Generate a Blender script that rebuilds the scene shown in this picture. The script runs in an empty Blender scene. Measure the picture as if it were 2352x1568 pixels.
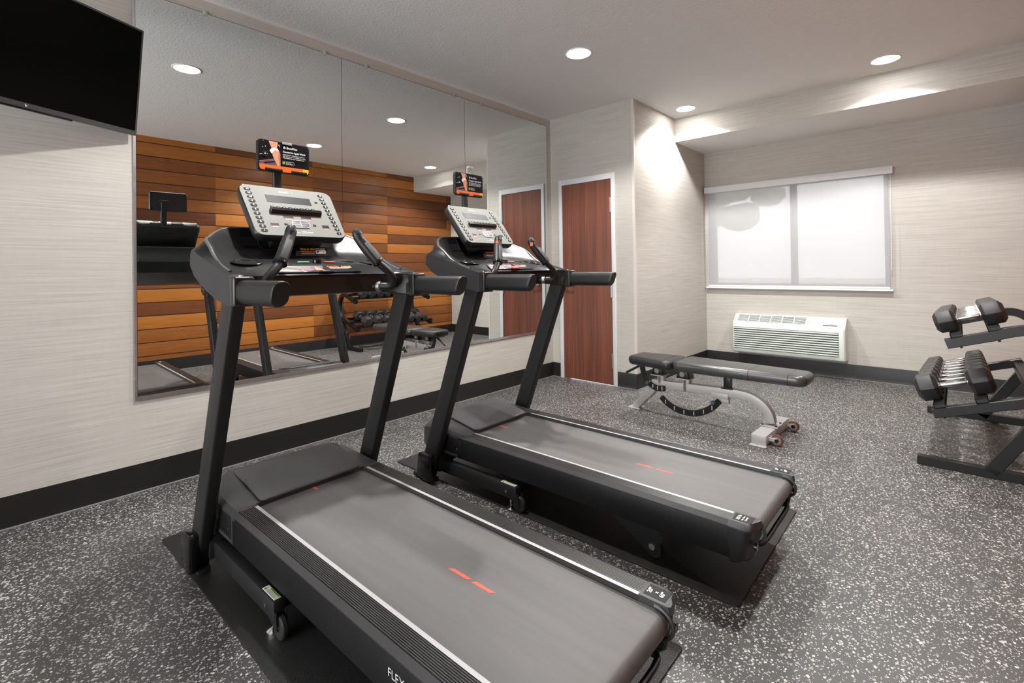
import bpy, bmesh, math, random
from mathutils import Matrix, Vector
random.seed(7)
PI = math.pi
SC = bpy.context.scene
COL = SC.collection
H = 2.74            # ceiling height
XR = 3.69           # right wall
YW = 1.738          # window wall
YS = 0.915          # soffit face
ZS = 2.491          # soffit underside
X1 = 0.985          # alcove side wall
HB = 0.1484         # rubber base height
YB = -7.2           # rear wall

# ------------------------------------------------------------------ materials
def nt(name):
    m = bpy.data.materials.new(name); m.use_nodes = True
    t = m.node_tree; b = t.nodes['Principled BSDF']
    return m, t, b
def N(t, typ, **kw):
    n = t.nodes.new(typ)
    for k, v in kw.items():
        if k.startswith('i_'):
            key = k[2:]; key = int(key) if key.isdigit() else key
            n.inputs[key].default_value = v
        else: setattr(n, k, v)
    return n
def lk(t, a, ao, b, bi): t.links.new(a.outputs[ao], b.inputs[bi])
def mat(name, c, rough=.5, metal=0., spec=.5, bump=0., bscale=300., var=0., coat=0.):
    m, t, b = nt(name)
    b.inputs['Base Color'].default_value = (*c, 1)
    b.inputs['Roughness'].default_value = rough
    b.inputs['Metallic'].default_value = metal
    b.inputs['Specular IOR Level'].default_value = spec
    if coat: b.inputs['Coat Weight'].default_value = coat
    tc = N(t, 'ShaderNodeTexCoord')
    no = N(t, 'ShaderNodeTexNoise', i_Scale=bscale, i_Detail=3.)
    lk(t, tc, 'Object', no, 'Vector')
    mr = N(t, 'ShaderNodeMapRange'); mr.inputs['To Min'].default_value = max(0, rough - .06); mr.inputs['To Max'].default_value = min(1, rough + .06)
    n2 = N(t, 'ShaderNodeTexNoise', i_Scale=9., i_Detail=2.); lk(t, tc, 'Object', n2, 'Vector')
    lk(t, n2, 'Fac', mr, 'Value'); lk(t, mr, 'Result', b, 'Roughness')
    if bump:
        bp = N(t, 'ShaderNodeBump', i_Strength=bump, i_Distance=.002)
        lk(t, no, 'Fac', bp, 'Height'); lk(t, bp, 'Normal', b, 'Normal')
    return m
def emis(name, c, s):
    m, t, b = nt(name)
    b.inputs['Base Color'].default_value = (*c, 1)
    b.inputs['Emission Color'].default_value = (*c, 1); b.inputs['Emission Strength'].default_value = s
    return m
M = {}
M['black'] = mat('black_plastic', (.011, .011, .0115), .38, bump=.25, bscale=900)
M['shroud'] = mat('satin_black_plastic', (.013, .013, .0135), .30, bump=.08, bscale=1200)
M['side'] = mat('charcoal_plastic', (.022, .0215, .024), .5, spec=.4, bump=.3, bscale=900)
M['lip'] = mat('painted_sheen_lip', (.16, .16, .16), .3, .5)  # grey base paints in the ceiling's reflection along the shroud rim
M['gloss'] = mat('gloss_black', (.008, .008, .009), .14)
M['frame'] = mat('charcoal_powder_coat', (.0125, .0125, .013), .48, spec=.35, bump=.25, bscale=700)
M['skirt'] = mat('black_side_skirt', (.006, .006, .0065), .45, spec=.3)
M['chamfer'] = mat('grey_chamfer', (.035, .033, .035), .36)
M['rail'] = mat('ribbed_black_rail', (.085, .085, .084), .34, .7)
M['silver'] = mat('silver_strip', (.62, .62, .63), .3, .35)
M['hood'] = mat('grey_hood_plastic', (.038, .038, .040), .4, bump=.12, bscale=1200)
M['pad'] = mat('soft_hood_inset', (.062, .064, .068), .48, bump=.3, bscale=1500)
M['grip'] = mat('foam_grip', (.008, .008, .0085), .45, spec=.4, bump=.3, bscale=1500)
M['console'] = mat('silver_console', (.20, .20, .187), .6, 0., spec=.25)
M['screen'] = mat('grey_display', (.018, .02, .022), .5, spec=.2)
M['led'] = mat('dark_led_window', (.010, .012, .007), .5, spec=.2)
M['key'] = mat('black_key', (.008, .008, .0085), .6, spec=.15)
M['white'] = mat('white_print', (.8, .8, .8), .5)
M['red'] = mat('red_print', (.75, .05, .03), .5)
M['coral'] = mat('coral_belt_mark', (.85, .13, .09), .6)
M['orange'] = mat('orange_print', (.95, .16, .02), .5)
M['amber'] = mat('amber_print', (.95, .5, .03), .5)
M['skin'] = mat('printed_skin', (.75, .33, .2), .5)
M['skin2'] = mat('printed_skin_shade', (.55, .2, .11), .5)
M['poster'] = mat('poster_black', (.006, .005, .007), .5, spec=.15)
M['pgrey'] = mat('poster_grey', (.11, .085, .12), .5)
M['green'] = mat('green_button', (.2, .62, .38), .4)
M['rbtn'] = mat('red_button', (.8, .2, .16), .4)
M['lime'] = mat('lime_label', (.32, .66, .05), .5)
M['chrome'] = mat('chrome', (.82, .82, .82), .14, 1.)
M['steel'] = mat('brushed_steel', (.45, .45, .45), .35, 1.)
M['alum'] = mat('aluminium_channel', (.62, .62, .64), .28, .9)
M['rubber'] = mat('black_rubber', (.012, .012, .012), .6, bump=.3, bscale=500)
M['base'] = mat('rubber_base', (.0085, .0085, .008), .42)
M['basetoe'] = mat('rubber_base_toe', (.16, .16, .155), .45)
M['hex'] = mat('hex_rubber', (.022, .022, .023), .40, bump=.2, bscale=700)
M['rack'] = mat('rack_black_steel', (.006, .006, .006), .36, spec=.4)
M['pewter'] = mat('silver_powder_coat', (.52, .51, .50), .42, .25, bump=.15, bscale=900)
M['vinyl'] = mat('black_vinyl', (.018, .018, .019), .36, bump=.04, bscale=700)
M['vinylsheen'] = mat('black_vinyl_painted_sheen', (.034, .034, .034), .30, spec=.8, bump=.04, bscale=700)  # lighter copy of the seat vinyl, window sheen put into the base colour
M['arc'] = mat('black_steel_arc', (.01, .01, .01), .35)
M['wheel'] = mat('brown_caster', (.16, .055, .025), .4)
M['greyrub'] = mat('grey_caster_core', (.25, .25, .25), .4)
M['blueknob'] = mat('blue_grey_knob', (.07, .10, .12), .4)
M['ac'] = mat('pale_ac_plastic', (.70, .75, .71), .42)
M['acdark'] = mat('ac_gap', (.09, .1, .09), .6)
M['white_metal'] = mat('white_painted_metal', (.74, .75, .77), .4)
M['ivory'] = mat('door_frame_paint', (.70, .71, .72), .4)
M['bezel'] = mat('tv_bezel_grey', (.09, .09, .095), .35, .3)
M['tvscreen'] = mat('tv_screen', (.0006, .0006, .0006), .45, spec=.05)
M['trimwhite'] = mat('white_light_trim', (.8, .8, .79), .4)
M['clip'] = mat('clear_plastic_clip', (.45, .44, .42), .25)
M['guard'] = mat('beige_corner_guard', (.60, .55, .50), .5)
M['lens'] = emis('downlight_lens', (1, .98, .94), 45)
M['car'] = mat('white_car_paint', (.8, .8, .8), .3)
M['carglass'] = mat('car_glass', (.06, .07, .08), .1)
M['leaf'] = mat('foliage', (.45, .5, .4), .7)
M['bark'] = mat('bark', (.14, .1, .07), .8)
M['asphalt'] = mat('pavement', (.55, .54, .52), .8)

def mirror_mat():
    m, t, b = nt('mirror_silver')
    b.inputs['Base Color'].default_value = (.86, .885, .875, 1); b.inputs['Metallic'].default_value = 1
    b.inputs['Roughness'].default_value = 0.0
    return m
M['mirror'] = mirror_mat()

def wallpaper():
    m, t, b = nt('grasscloth_wallpaper')
    tc = N(t, 'ShaderNodeTexCoord')
    mp = N(t, 'ShaderNodeMapping'); mp.inputs['Scale'].default_value = (2.2, 2.2, 130)
    lk(t, tc, 'Object', mp, 'Vector')
    n1 = N(t, 'ShaderNodeTexNoise', i_Scale=1., i_Detail=3., i_Roughness=.65); lk(t, mp, 'Vector', n1, 'Vector')
    mp2 = N(t, 'ShaderNodeMapping'); mp2.inputs['Scale'].default_value = (55, 55, 9)
    lk(t, tc, 'Object', mp2, 'Vector')
    n2 = N(t, 'ShaderNodeTexNoise', i_Scale=1., i_Detail=2.); lk(t, mp2, 'Vector', n2, 'Vector')
    ad = N(t, 'ShaderNodeMath', operation='MULTIPLY_ADD'); ad.inputs[1].default_value = .10
    lk(t, n2, 'Fac', ad, 0); lk(t, n1, 'Fac', ad, 2)
    cr = N(t, 'ShaderNodeValToRGB')
    cr.color_ramp.elements[0].position = .36; cr.color_ramp.elements[0].color = (.425, .40, .364, 1)
    cr.color_ramp.elements[1].position = .68; cr.color_ramp.elements[1].color = (.535, .508, .468, 1)
    lk(t, ad, 'Value', cr, 'Fac'); lk(t, cr, 'Color', b, 'Base Color')
    bp = N(t, 'ShaderNodeBump', i_Strength=.12, i_Distance=.001); lk(t, n1, 'Fac', bp, 'Height'); lk(t, bp, 'Normal', b, 'Normal')
    b.inputs['Roughness'].default_value = .7; b.inputs['Specular IOR Level'].default_value = .25
    return m
M['wall'] = wallpaper()

def ceilmat(name, c):
    m, t, b = nt(name)
    b.inputs['Base Color'].default_value = (*c, 1); b.inputs['Roughness'].default_value = .85; b.inputs['Specular IOR Level'].default_value = .2
    tc = N(t, 'ShaderNodeTexCoord')
    n = N(t, 'ShaderNodeTexNoise', i_Scale=75., i_Detail=4.); lk(t, tc, 'Object', n, 'Vector')
    bp = N(t, 'ShaderNodeBump', i_Strength=.35, i_Distance=.006); lk(t, n, 'Fac', bp, 'Height'); lk(t, bp, 'Normal', b, 'Normal')
    return m
M['ceil'] = ceilmat('orange_peel_ceiling', (.88, .885, .88))

def floormat():
    m, t, b = nt('speckled_rubber_floor')
    tc = N(t, 'ShaderNodeTexCoord')
    nz = N(t, 'ShaderNodeTexNoise', i_Scale=140., i_Detail=1.); lk(t, tc, 'Object', nz, 'Vector')
    mx = N(t, 'ShaderNodeMixRGB'); mx.blend_type = 'ADD'; mx.inputs[0].default_value = .009
    lk(t, tc, 'Object', mx, 1); lk(t, nz, 'Color', mx, 2)
    facs = []
    for sc, pres, rad in ((95., .70, .27), (175., .70, .27)):
        mp = N(t, 'ShaderNodeMapping'); mp.inputs['Scale'].default_value = (sc, sc * .8, sc); mp.inputs['Rotation'].default_value = (0, 0, sc)
        lk(t, mx, 'Color', mp, 'Vector')
        vo = N(t, 'ShaderNodeTexVoronoi', voronoi_dimensions='2D', i_Scale=1.); lk(t, mp, 'Vector', vo, 'Vector')
        sp = N(t, 'ShaderNodeSeparateColor'); lk(t, vo, 'Color', sp, 'Color')
        g = N(t, 'ShaderNodeMath', operation='GREATER_THAN'); g.inputs[1].default_value = pres; lk(t, sp, 0, g, 0)
        rr = N(t, 'ShaderNodeMath', operation='MULTIPLY_ADD'); rr.inputs[1].default_value = .25; rr.inputs[2].default_value = rad - .1; lk(t, sp, 1, rr, 0)
        l = N(t, 'ShaderNodeMath', operation='LESS_THAN'); lk(t, vo, 'Distance', l, 0); lk(t, rr, 0, l, 1)
        a = N(t, 'ShaderNodeMath', operation='MULTIPLY'); lk(t, g, 0, a, 0); lk(t, l, 0, a, 1)
        br = N(t, 'ShaderNodeMath', operation='MULTIPLY_ADD'); br.inputs[1].default_value = .6; br.inputs[2].default_value = .4; lk(t, sp, 2, br, 0)
        a2 = N(t, 'ShaderNodeMath', operation='MULTIPLY'); lk(t, a, 0, a2, 0); lk(t, br, 0, a2, 1)
        facs.append(a2)
    mxx = N(t, 'ShaderNodeMath', operation='MAXIMUM'); lk(t, facs[0], 0, mxx, 0); lk(t, facs[1], 0, mxx, 1)
    dirt = N(t, 'ShaderNodeTexNoise', i_Scale=1.6, i_Detail=4.); lk(t, tc, 'Object', dirt, 'Vector')
    cr = N(t, 'ShaderNodeValToRGB')
    cr.color_ramp.elements[0].position = .3; cr.color_ramp.elements[0].color = (.040, .039, .038, 1)
    cr.color_ramp.elements[1].position = .7; cr.color_ramp.elements[1].color = (.066, .064, .062, 1)
    lk(t, dirt, 'Fac', cr, 'Fac')
    mc = N(t, 'ShaderNodeMixRGB'); lk(t, mxx, 0, mc, 0); lk(t, cr, 'Color', mc, 1); mc.inputs[2].default_value = (.62, .60, .58, 1)
    lk(t, mc, 'Color', b, 'Base Color')
    b.inputs['Roughness'].default_value = .46; b.inputs['Specular IOR Level'].default_value = .55
    n = N(t, 'ShaderNodeTexNoise', i_Scale=260., i_Detail=2.); lk(t, tc, 'Object', n, 'Vector')
    bp = N(t, 'ShaderNodeBump', i_Strength=.25, i_Distance=.002); lk(t, n, 'Fac', bp, 'Height'); lk(t, bp, 'Normal', b, 'Normal')
    return m
M['floor'] = floormat()

def matmat():
    m, t, b = nt('pebbled_vinyl_mat')
    tc = N(t, 'ShaderNodeTexCoord')
    v = N(t, 'ShaderNodeTexVoronoi', i_Scale=420.); lk(t, tc, 'Object', v, 'Vector')
    bp = N(t, 'ShaderNodeBump', i_Strength=.6, i_Distance=.0015); lk(t, v, 'Distance', bp, 'Height'); lk(t, bp, 'Normal', b, 'Normal')
    b.inputs['Base Color'].default_value = (.011, .011, .011, 1); b.inputs['Roughness'].default_value = .42; b.inputs['Specular IOR Level'].default_value = .4
    return m
M['mat'] = matmat()

def beltmat():
    m, t, b = nt('treadmill_belt_rubber')
    tc = N(t, 'ShaderNodeTexCoord')
    mp = N(t, 'ShaderNodeMapping'); mp.inputs['Scale'].default_value = (420, 420, 420); lk(t, tc, 'Object', mp, 'Vector')
    w = N(t, 'ShaderNodeTexChecker', i_Scale=1.); lk(t, mp, 'Vector', w, 'Vector')
    bp = N(t, 'ShaderNodeBump', i_Strength=.18, i_Distance=.001); lk(t, w, 'Fac', bp, 'Height'); lk(t, bp, 'Normal', b, 'Normal')
    sm = N(t, 'ShaderNodeMapping'); sm.inputs['Scale'].default_value = (.8, 9, 1); lk(t, tc, 'Object', sm, 'Vector')
    n = N(t, 'ShaderNodeTexNoise', i_Scale=2.2, i_Detail=5.); lk(t, sm, 'Vector', n, 'Vector')
    cr = N(t, 'ShaderNodeValToRGB')
    cr.color_ramp.elements[0].position = .3; cr.color_ramp.elements[0].color = (.108, .104, .102, 1)
    cr.color_ramp.elements[1].position = .8; cr.color_ramp.elements[1].color = (.145, .14, .138, 1)
    lk(t, n, 'Fac', cr, 'Fac'); lk(t, cr, 'Color', b, 'Base Color'); b.inputs['Roughness'].default_value = .5
    return m
M['belt'] = beltmat()

def woodwall():
    m, t, b = nt('wood_plank_wall')
    tc = N(t, 'ShaderNodeTexCoord'); sp = N(t, 'ShaderNodeSeparateXYZ'); lk(t, tc, 'Object', sp, 'Vector')
    def mth(op, a, bb=None, cc=None):
        n = N(t, 'ShaderNodeMath', operation=op)
        for k, q in enumerate((a, bb, cc)):
            if q is None: continue
            if isinstance(q, (int, float)): n.inputs[k].default_value = q
            else: lk(t, q[0], q[1], n, k)
        return (n, 0)
    cz = mth('DIVIDE', mth('SUBTRACT', (sp, 'Z'), .196), .154); ci = mth('FLOOR', cz); cf = mth('FRACT', cz)
    py = mth('DIVIDE', mth('ADD', (sp, 'Y'), 2.13), 1.255); pi = mth('FLOOR', py); pf = mth('FRACT', py)
    cb = N(t, 'ShaderNodeCombineXYZ'); lk(t, ci[0], 0, cb, 0); lk(t, pi[0], 0, cb, 1)
    wn = N(t, 'ShaderNodeTexWhiteNoise', noise_dimensions='2D'); lk(t, cb, 'Vector', wn, 'Vector')
    mp = N(t, 'ShaderNodeMapping'); mp.inputs['Scale'].default_value = (1, 1.5, 34); lk(t, tc, 'Object', mp, 'Vector')
    gr = N(t, 'ShaderNodeTexNoise', i_Scale=2.5, i_Detail=6., i_Roughness=.6); lk(t, mp, 'Vector', gr, 'Vector')
    f = mth('ADD', mth('MULTIPLY', (wn, 'Value'), .62), mth('MULTIPLY', (gr, 'Fac'), .5))
    cr = N(t, 'ShaderNodeValToRGB'); e = cr.color_ramp.elements
    e[0].position = .12; e[0].color = (.060, .020, .009, 1); e[1].position = .92; e[1].color = (.44, .155, .026, 1)
    q = e.new(.5); q.color = (.20, .064, .017, 1)
    lk(t, f[0], 0, cr, 'Fac')
    line = mth('LESS_THAN', cf, .06)
    mc = N(t, 'ShaderNodeMixRGB'); lk(t, line[0], 0, mc, 0); lk(t, cr, 'Color', mc, 1); mc.inputs[2].default_value = (.02, .01, .006, 1)
    lk(t, mc, 'Color', b, 'Base Color'); b.inputs['Roughness'].default_value = .38; b.inputs['Specular IOR Level'].default_value = .4
    hgt = mth('MULTIPLY', mth('SINE', mth('MULTIPLY', cf, PI)), 1.)
    bp = N(t, 'ShaderNodeBump', i_Strength=.35, i_Distance=.01); lk(t, hgt[0], 0, bp, 'Height'); lk(t, bp, 'Normal', b, 'Normal')
    return m
M['woodwall'] = woodwall()

def doormat():
    m, t, b = nt('red_brown_door_veneer')
    tc = N(t, 'ShaderNodeTexCoord')
    mp = N(t, 'ShaderNodeMapping'); mp.inputs['Scale'].default_value = (85, 85, 1.1); lk(t, tc, 'Object', mp, 'Vector')
    n = N(t, 'ShaderNodeTexNoise', i_Scale=1., i_Detail=5., i_Roughness=.6); lk(t, mp, 'Vector', n, 'Vector')
    mp2 = N(t, 'ShaderNodeMapping'); mp2.inputs['Scale'].default_value = (14, 14, .5); lk(t, tc, 'Object', mp2, 'Vector')
    n2 = N(t, 'ShaderNodeTexNoise', i_Scale=1., i_Detail=3.); lk(t, mp2, 'Vector', n2, 'Vector')
    a = N(t, 'ShaderNodeMath', operation='MULTIPLY_ADD'); a.inputs[1].default_value = .45; lk(t, n2, 'Fac', a, 0)
    a0 = N(t, 'ShaderNodeMath', operation='MULTIPLY'); a0.inputs[1].default_value = .6; lk(t, n, 'Fac', a0, 0); lk(t, a0, 0, a, 2)
    cr = N(t, 'ShaderNodeValToRGB'); e = cr.color_ramp.elements
    e[0].position = .36; e[0].color = (.085, .026, .015, 1); e[1].position = .68; e[1].color = (.23, .075, .042, 1)
    lk(t, a, 0, cr, 'Fac'); lk(t, cr, 'Color', b, 'Base Color')
    b.inputs['Roughness'].default_value = .42
    return m
M['door'] = doormat()

def shademat():
    m, t, b = nt('white_solar_shade_fabric')
    t.nodes.remove(b); out = [n for n in t.nodes if n.type == 'OUTPUT_MATERIAL'][0]
    tc = N(t, 'ShaderNodeTexCoord')
    mp = N(t, 'ShaderNodeMapping'); mp.inputs['Scale'].default_value = (60, 1, 60); lk(t, tc, 'Object', mp, 'Vector')
    n = N(t, 'ShaderNodeTexNoise', i_Scale=2., i_Detail=2.); lk(t, mp, 'Vector', n, 'Vector')
    cr = N(t, 'ShaderNodeValToRGB'); cr.color_ramp.elements[0].color = (.050, .050, .0505, 1); cr.color_ramp.elements[1].color = (.058, .058, .058, 1); lk(t, n, 'Fac', cr, 'Fac')
    df = N(t, 'ShaderNodeBsdfDiffuse'); df.inputs['Color'].default_value = (.80, .80, .81, 1)
    tr = N(t, 'ShaderNodeBsdfTranslucent'); lk(t, cr, 'Color', tr, 'Color')
    tp = N(t, 'ShaderNodeBsdfTransparent')
    m1 = N(t, 'ShaderNodeMixShader', i_0=.55); lk(t, df, 0, m1, 1); lk(t, tr, 0, m1, 2)
    m2 = N(t, 'ShaderNodeMixShader', i_0=.027); lk(t, m1, 0, m2, 1); lk(t, tp, 0, m2, 2)
    lk(t, m2, 0, out, 'Surface')
    return m
M['shade'] = shademat()
def glassmat():
    m, t, b = nt('window_glass')
    t.nodes.remove(b); out = [n for n in t.nodes if n.type == 'OUTPUT_MATERIAL'][0]
    tp = N(t, 'ShaderNodeBsdfTransparent'); gl = N(t, 'ShaderNodeBsdfGlossy', i_Roughness=.02)
    fr = N(t, 'ShaderNodeFresnel', i_IOR=1.45)
    mx = N(t, 'ShaderNodeMixShader'); lk(t, fr, 0, mx, 0); lk(t, tp, 0, mx, 1); lk(t, gl, 0, mx, 2); lk(t, mx, 0, out, 'Surface')
    return m
M['glass'] = glassmat()

# ------------------------------------------------------------------ mesh builder
class MB:
    def __init__(s): s.v = []; s.f = []; s.m = []
    def add(s, vs, fs, m=0, X=None):
        o = len(s.v)
        for q in vs:
            q = Vector(q)
            s.v.append(tuple(X @ q) if X is not None else tuple(q))
        for f in fs: s.f.append(tuple(o + i for i in f)); s.m.append(m)
        return s
    def join(s, o, X=None, m=None):
        k = len(s.v)
        for q in o.v: s.v.append(tuple(X @ Vector(q)) if X is not None else q)
        for f, mm in zip(o.f, o.m): s.f.append(tuple(k + i for i in f)); s.m.append(mm if m is None else m)
        return s
    def box(s, x0, x1, y0, y1, z0, z1, m=0, X=None, r=0., seg=2):
        vs = [(x, y, z) for x in (x0, x1) for y in (y0, y1) for z in (z0, z1)]
        fs = [(0, 1, 3, 2), (4, 6, 7, 5), (0, 4, 5, 1), (2, 3, 7, 6), (0, 2, 6, 4), (1, 5, 7, 3)]
        if r > 0:
            t = MB().add(vs, fs); t.bevel(r, seg); return s.join(t, X, m)
        return s.add(vs, fs, m, X)
    def prism(s, poly, ax, a0, a1, m=0, X=None, r=0., seg=2):
        # poly in the two remaining axes, extruded along ax
        def pt(p, a):
            l = list(p); l.insert(ax, a); return tuple(l)
        n = len(poly)
        vs = [pt(p, a0) for p in poly] + [pt(p, a1) for p in poly]
        fs = [tuple(range(n - 1, -1, -1)), tuple(range(n, 2 * n))] + [(i, (i + 1) % n, n + (i + 1) % n, n + i) for i in range(n)]
        if r > 0:
            t = MB().add(vs, fs); t.bevel(r, seg); return s.join(t, X, m)
        return s.add(vs, fs, m, X)
    def loft(s, rings, m=0, X=None, caps=True, closed=True):
        n = len(rings[0]); vs = [q for r in rings for q in r]; fs = []
        for k in range(len(rings) - 1):
            for i in range(n if closed else n - 1):
                j = (i + 1) % n
                fs.append((k * n + i, k * n + j, (k + 1) * n + j, (k + 1) * n + i))
        if caps:
            fs.append(tuple(range(n - 1, -1, -1))); fs.append(tuple((len(rings) - 1) * n + i for i in range(n)))
        return s.add(vs, fs, m, X)
    def tube(s, path, r, m=0, n=14, X=None, prof=None, up=(0, 0, 1), caps=True):
        # r: number or list per point; prof: 2d outline instead of a circle
        P = [Vector(p) for p in path]; rings = []
        up = Vector(up); nrm = None
        for i, p in enumerate(P):
            d = (P[min(i + 1, len(P) - 1)] - P[max(i - 1, 0)]).normalized()
            if nrm is None:
                a = up - d * up.dot(d)
                if a.length < .05: a = Vector((1, 0, 0)) - d * d.x
                nrm = a.normalized()
            else:
                nrm = (nrm - d * nrm.dot(d)).normalized()
            bi = d.cross(nrm)
            rr = r[i] if isinstance(r, (list, tuple)) else r
            if prof is None:
                rings.append([p + (nrm * math.cos(2 * PI * k / n) + bi * math.sin(2 * PI * k / n)) * rr for k in range(n)])
            else:
                rings.append([p + nrm * q[1] * rr + bi * q[0] * rr for q in prof])
        return s.loft(rings, m, X, caps)
    def lathe(s, prof, o=(0, 0, 0), ax=(0, 0, 1), m=0, n=24, X=None, caps=True):
        ax = Vector(ax).normalized(); a = Vector((1, 0, 0)) if abs(ax.x) < .9 else Vector((0, 1, 0))
        e1 = (a - ax * a.dot(ax)).normalized(); e2 = ax.cross(e1); o = Vector(o)
        rings = [[o + ax * h + (e1 * math.cos(2 * PI * k / n) + e2 * math.sin(2 * PI * k / n)) * max(r, 1e-4) for k in range(n)] for r, h in prof]
        return s.loft(rings, m, X, caps)
    def disc(s, c, ax, r, h, m=0, n=24, X=None):
        return s.lathe([(r, 0), (r, h)], c, ax, m, n, X)
    def sphere(s, c, r, m=0, n=12, sq=(1, 1, 1), X=None):
        rings = []
        for i in range(n + 1):
            th = PI * i / n
            rr = max(math.sin(th), 1e-3)
            rings.append([(c[0] + r * sq[0] * rr * math.cos(2 * PI * k / (2 * n)), c[1] + r * sq[1] * rr * math.sin(2 * PI * k / (2 * n)), c[2] - r * sq[2] * math.cos(th)) for k in range(2 * n)])
        return s.loft(rings, m, X)
    def flat(s, pts, m=0, X=None): return s.add(pts, [tuple(range(len(pts)))], m, X)
    def text(s, txt, size, X, m=0, align='LEFT', off=0., ext=0.0004, sx=1.):
        cu = bpy.data.curves.new('txt', 'FONT'); cu.body = txt; cu.size = size; cu.align_x = align; cu.align_y = 'CENTER'
        cu.resolution_u = 3; cu.offset = off * size; cu.extrude = ext
        ob = bpy.data.objects.new('txt', cu); COL.objects.link(ob)
        me = bpy.data.meshes.new_from_object(ob.evaluated_get(bpy.context.evaluated_depsgraph_get()))
        Y = X @ Matrix.Diagonal((sx, 1, 1, 1))
        s.add([v.co for v in me.vertices], [tuple(p.vertices) for p in me.polygons], m, Y)
        bpy.data.objects.remove(ob); bpy.data.curves.remove(cu); bpy.data.meshes.remove(me)
        return s
    def bevel(s, w, seg=2, ang=28):
        bm = s.bm()
        es = [e for e in bm.edges if len(e.link_faces) == 2 and e.calc_face_angle(0) > math.radians(ang)]
        bmesh.ops.bevel(bm, geom=es, offset=w, segments=seg, affect='EDGES', profile=.5, clamp_overlap=True)
        bm.verts.index_update(); s.v = [tuple(v.co) for v in bm.verts]; s.f = [tuple(v.index for v in f.verts) for f in bm.faces]; s.m = [f.material_index for f in bm.faces]
        bm.free(); return s
    def bm(s):
        bm = bmesh.new(); vs = [bm.verts.new(q) for q in s.v]
        for f, m in zip(s.f, s.m):
            try: bm.faces.new([vs[i] for i in f]).material_index = m
            except ValueError: pass
        bmesh.ops.recalc_face_normals(bm, faces=bm.faces[:])
        return bm
    def build(s, name, mats, parent=None, ang=35, loc=None, sub=0):
        me = bpy.data.meshes.new(name); bm = s.bm(); bm.to_mesh(me); bm.free()
        for q in (mats if isinstance(mats, (list, tuple)) else [mats]): me.materials.append(M[q] if isinstance(q, str) else q)
        me.polygons.foreach_set('use_smooth', [True] * len(me.polygons)); me.set_sharp_from_angle(angle=math.radians(ang))
        o = bpy.data.objects.new(name, me); COL.objects.link(o)
        if parent is not None: o.parent = parent
        if loc: o.location = loc
        if sub:
            md = o.modifiers.new('smooth', 'SUBSURF'); md.levels = sub; md.render_levels = sub
        return o
def rrect(w, h, r, n=5, cx=0., cy=0.):
    pts = []
    for sx, sy, a0 in ((1, 1, 0), (-1, 1, 90), (-1, -1, 180), (1, -1, 270)):
        for k in range(n + 1):
            a = math.radians(a0 + 90 * k / n)
            pts.append((cx + sx * (w / 2 - r) + r * math.cos(a), cy + sy * (h / 2 - r) + r * math.sin(a)))
    return pts
def smooth_path(pts, n=6):
    P = [Vector(p) for p in pts]; out = []
    for i in range(len(P) - 1):
        p0, p1, p2, p3 = P[max(i - 1, 0)], P[i], P[i + 1], P[min(i + 2, len(P) - 1)]
        for k in range(n):
            t = k / n
            out.append(.5 * ((2 * p1) + (p2 - p0) * t + (2 * p0 - 5 * p1 + 4 * p2 - p3) * t * t + (3 * p1 - p0 - 3 * p2 + p3) * t ** 3))
    out.append(P[-1]); return out
def frame(o, ex, ey):
    ex = Vector(ex).normalized(); ey = Vector(ey).normalized(); ez = ex.cross(ey)
    return Matrix(((ex.x, ey.x, ez.x, o[0]), (ex.y, ey.y, ez.y, o[1]), (ex.z, ey.z, ez.z, o[2]), (0, 0, 0, 1)))
def tag(o, label, cat, group=None, kind=None):
    o['label'] = label; o['category'] = cat
    if group: o['group'] = group
    if kind: o['kind'] = kind
    return o
def thing(name, label, cat, loc=(0, 0, 0), rz=0., group=None):
    o = bpy.data.objects.new(name, None); COL.objects.link(o); o.empty_display_size = .1
    o.location = loc; o.rotation_euler = (0, 0, rz)
    return tag(o, label, cat, group)
def struct(name, mb, mats, label=None, cat=None, ang=35):
    o = mb.build(name, mats, None, ang); o['kind'] = 'structure'
    o['label'] = label or name.replace('_', ' '); o['category'] = cat or name.split('_')[0]
    return o

# ------------------------------------------------------------------ room shell
WX0, WX1, WZ0, WZ1 = 1.035, 2.735, .905, 2.06
struct('floor', MB().box(-.15, XR + .15, YB - .15, YW + .15, -.1, 0), 'floor', 'black rubber gym floor with pale grey flecks', 'floor')
struct('ceiling', MB().box(-.15, XR + .15, YB - .15, YW + .15, H, H + .1), 'ceil', 'white textured ceiling with round downlights', 'ceiling')
struct('wall_left', MB().box(-.12, 0, YB, .12, 0, H), 'wall', 'beige woven wallpaper wall that carries the mirror and the television', 'wall')
# end wall with door opening
DX0, DX1, DZ = .145, .738, 2.017
w = MB(); w.box(0, DX0 - .01, 0, .12, 0, H); w.box(DX1 + .01, X1, 0, .12, 0, H); w.box(DX0 - .01, DX1 + .01, 0, .12, DZ + .01, H)
struct('wall_end', w, 'wall', 'beige wallpaper wall around the brown door', 'wall')
struct('wall_alcove', MB().box(X1 - .12, X1, .12, YW + .12, 0, H), 'wall', 'beige side wall between the door and the window', 'wall')
w = MB(); w.box(X1, WX0, YW, YW + .14, 0, ZS + .2); w.box(WX1, XR, YW, YW + .14, 0, ZS + .2); w.box(WX0, WX1, YW, YW + .14, 0, WZ0); w.box(WX0, WX1, YW, YW + .14, WZ1, ZS + .2)
struct('wall_window', w, 'wall', 'beige wallpaper wall around the window', 'wall')
w = MB(); w.box(X1, XR, YS, YW + .14, ZS, H, 0)
so = struct('wall_soffit', w, ['wall', 'ceil'], 'boxed soffit above the window with beige face and white underside', 'wall')
for p in so.data.polygons:
    if p.normal.z < -.5: p.material_index = 1
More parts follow.
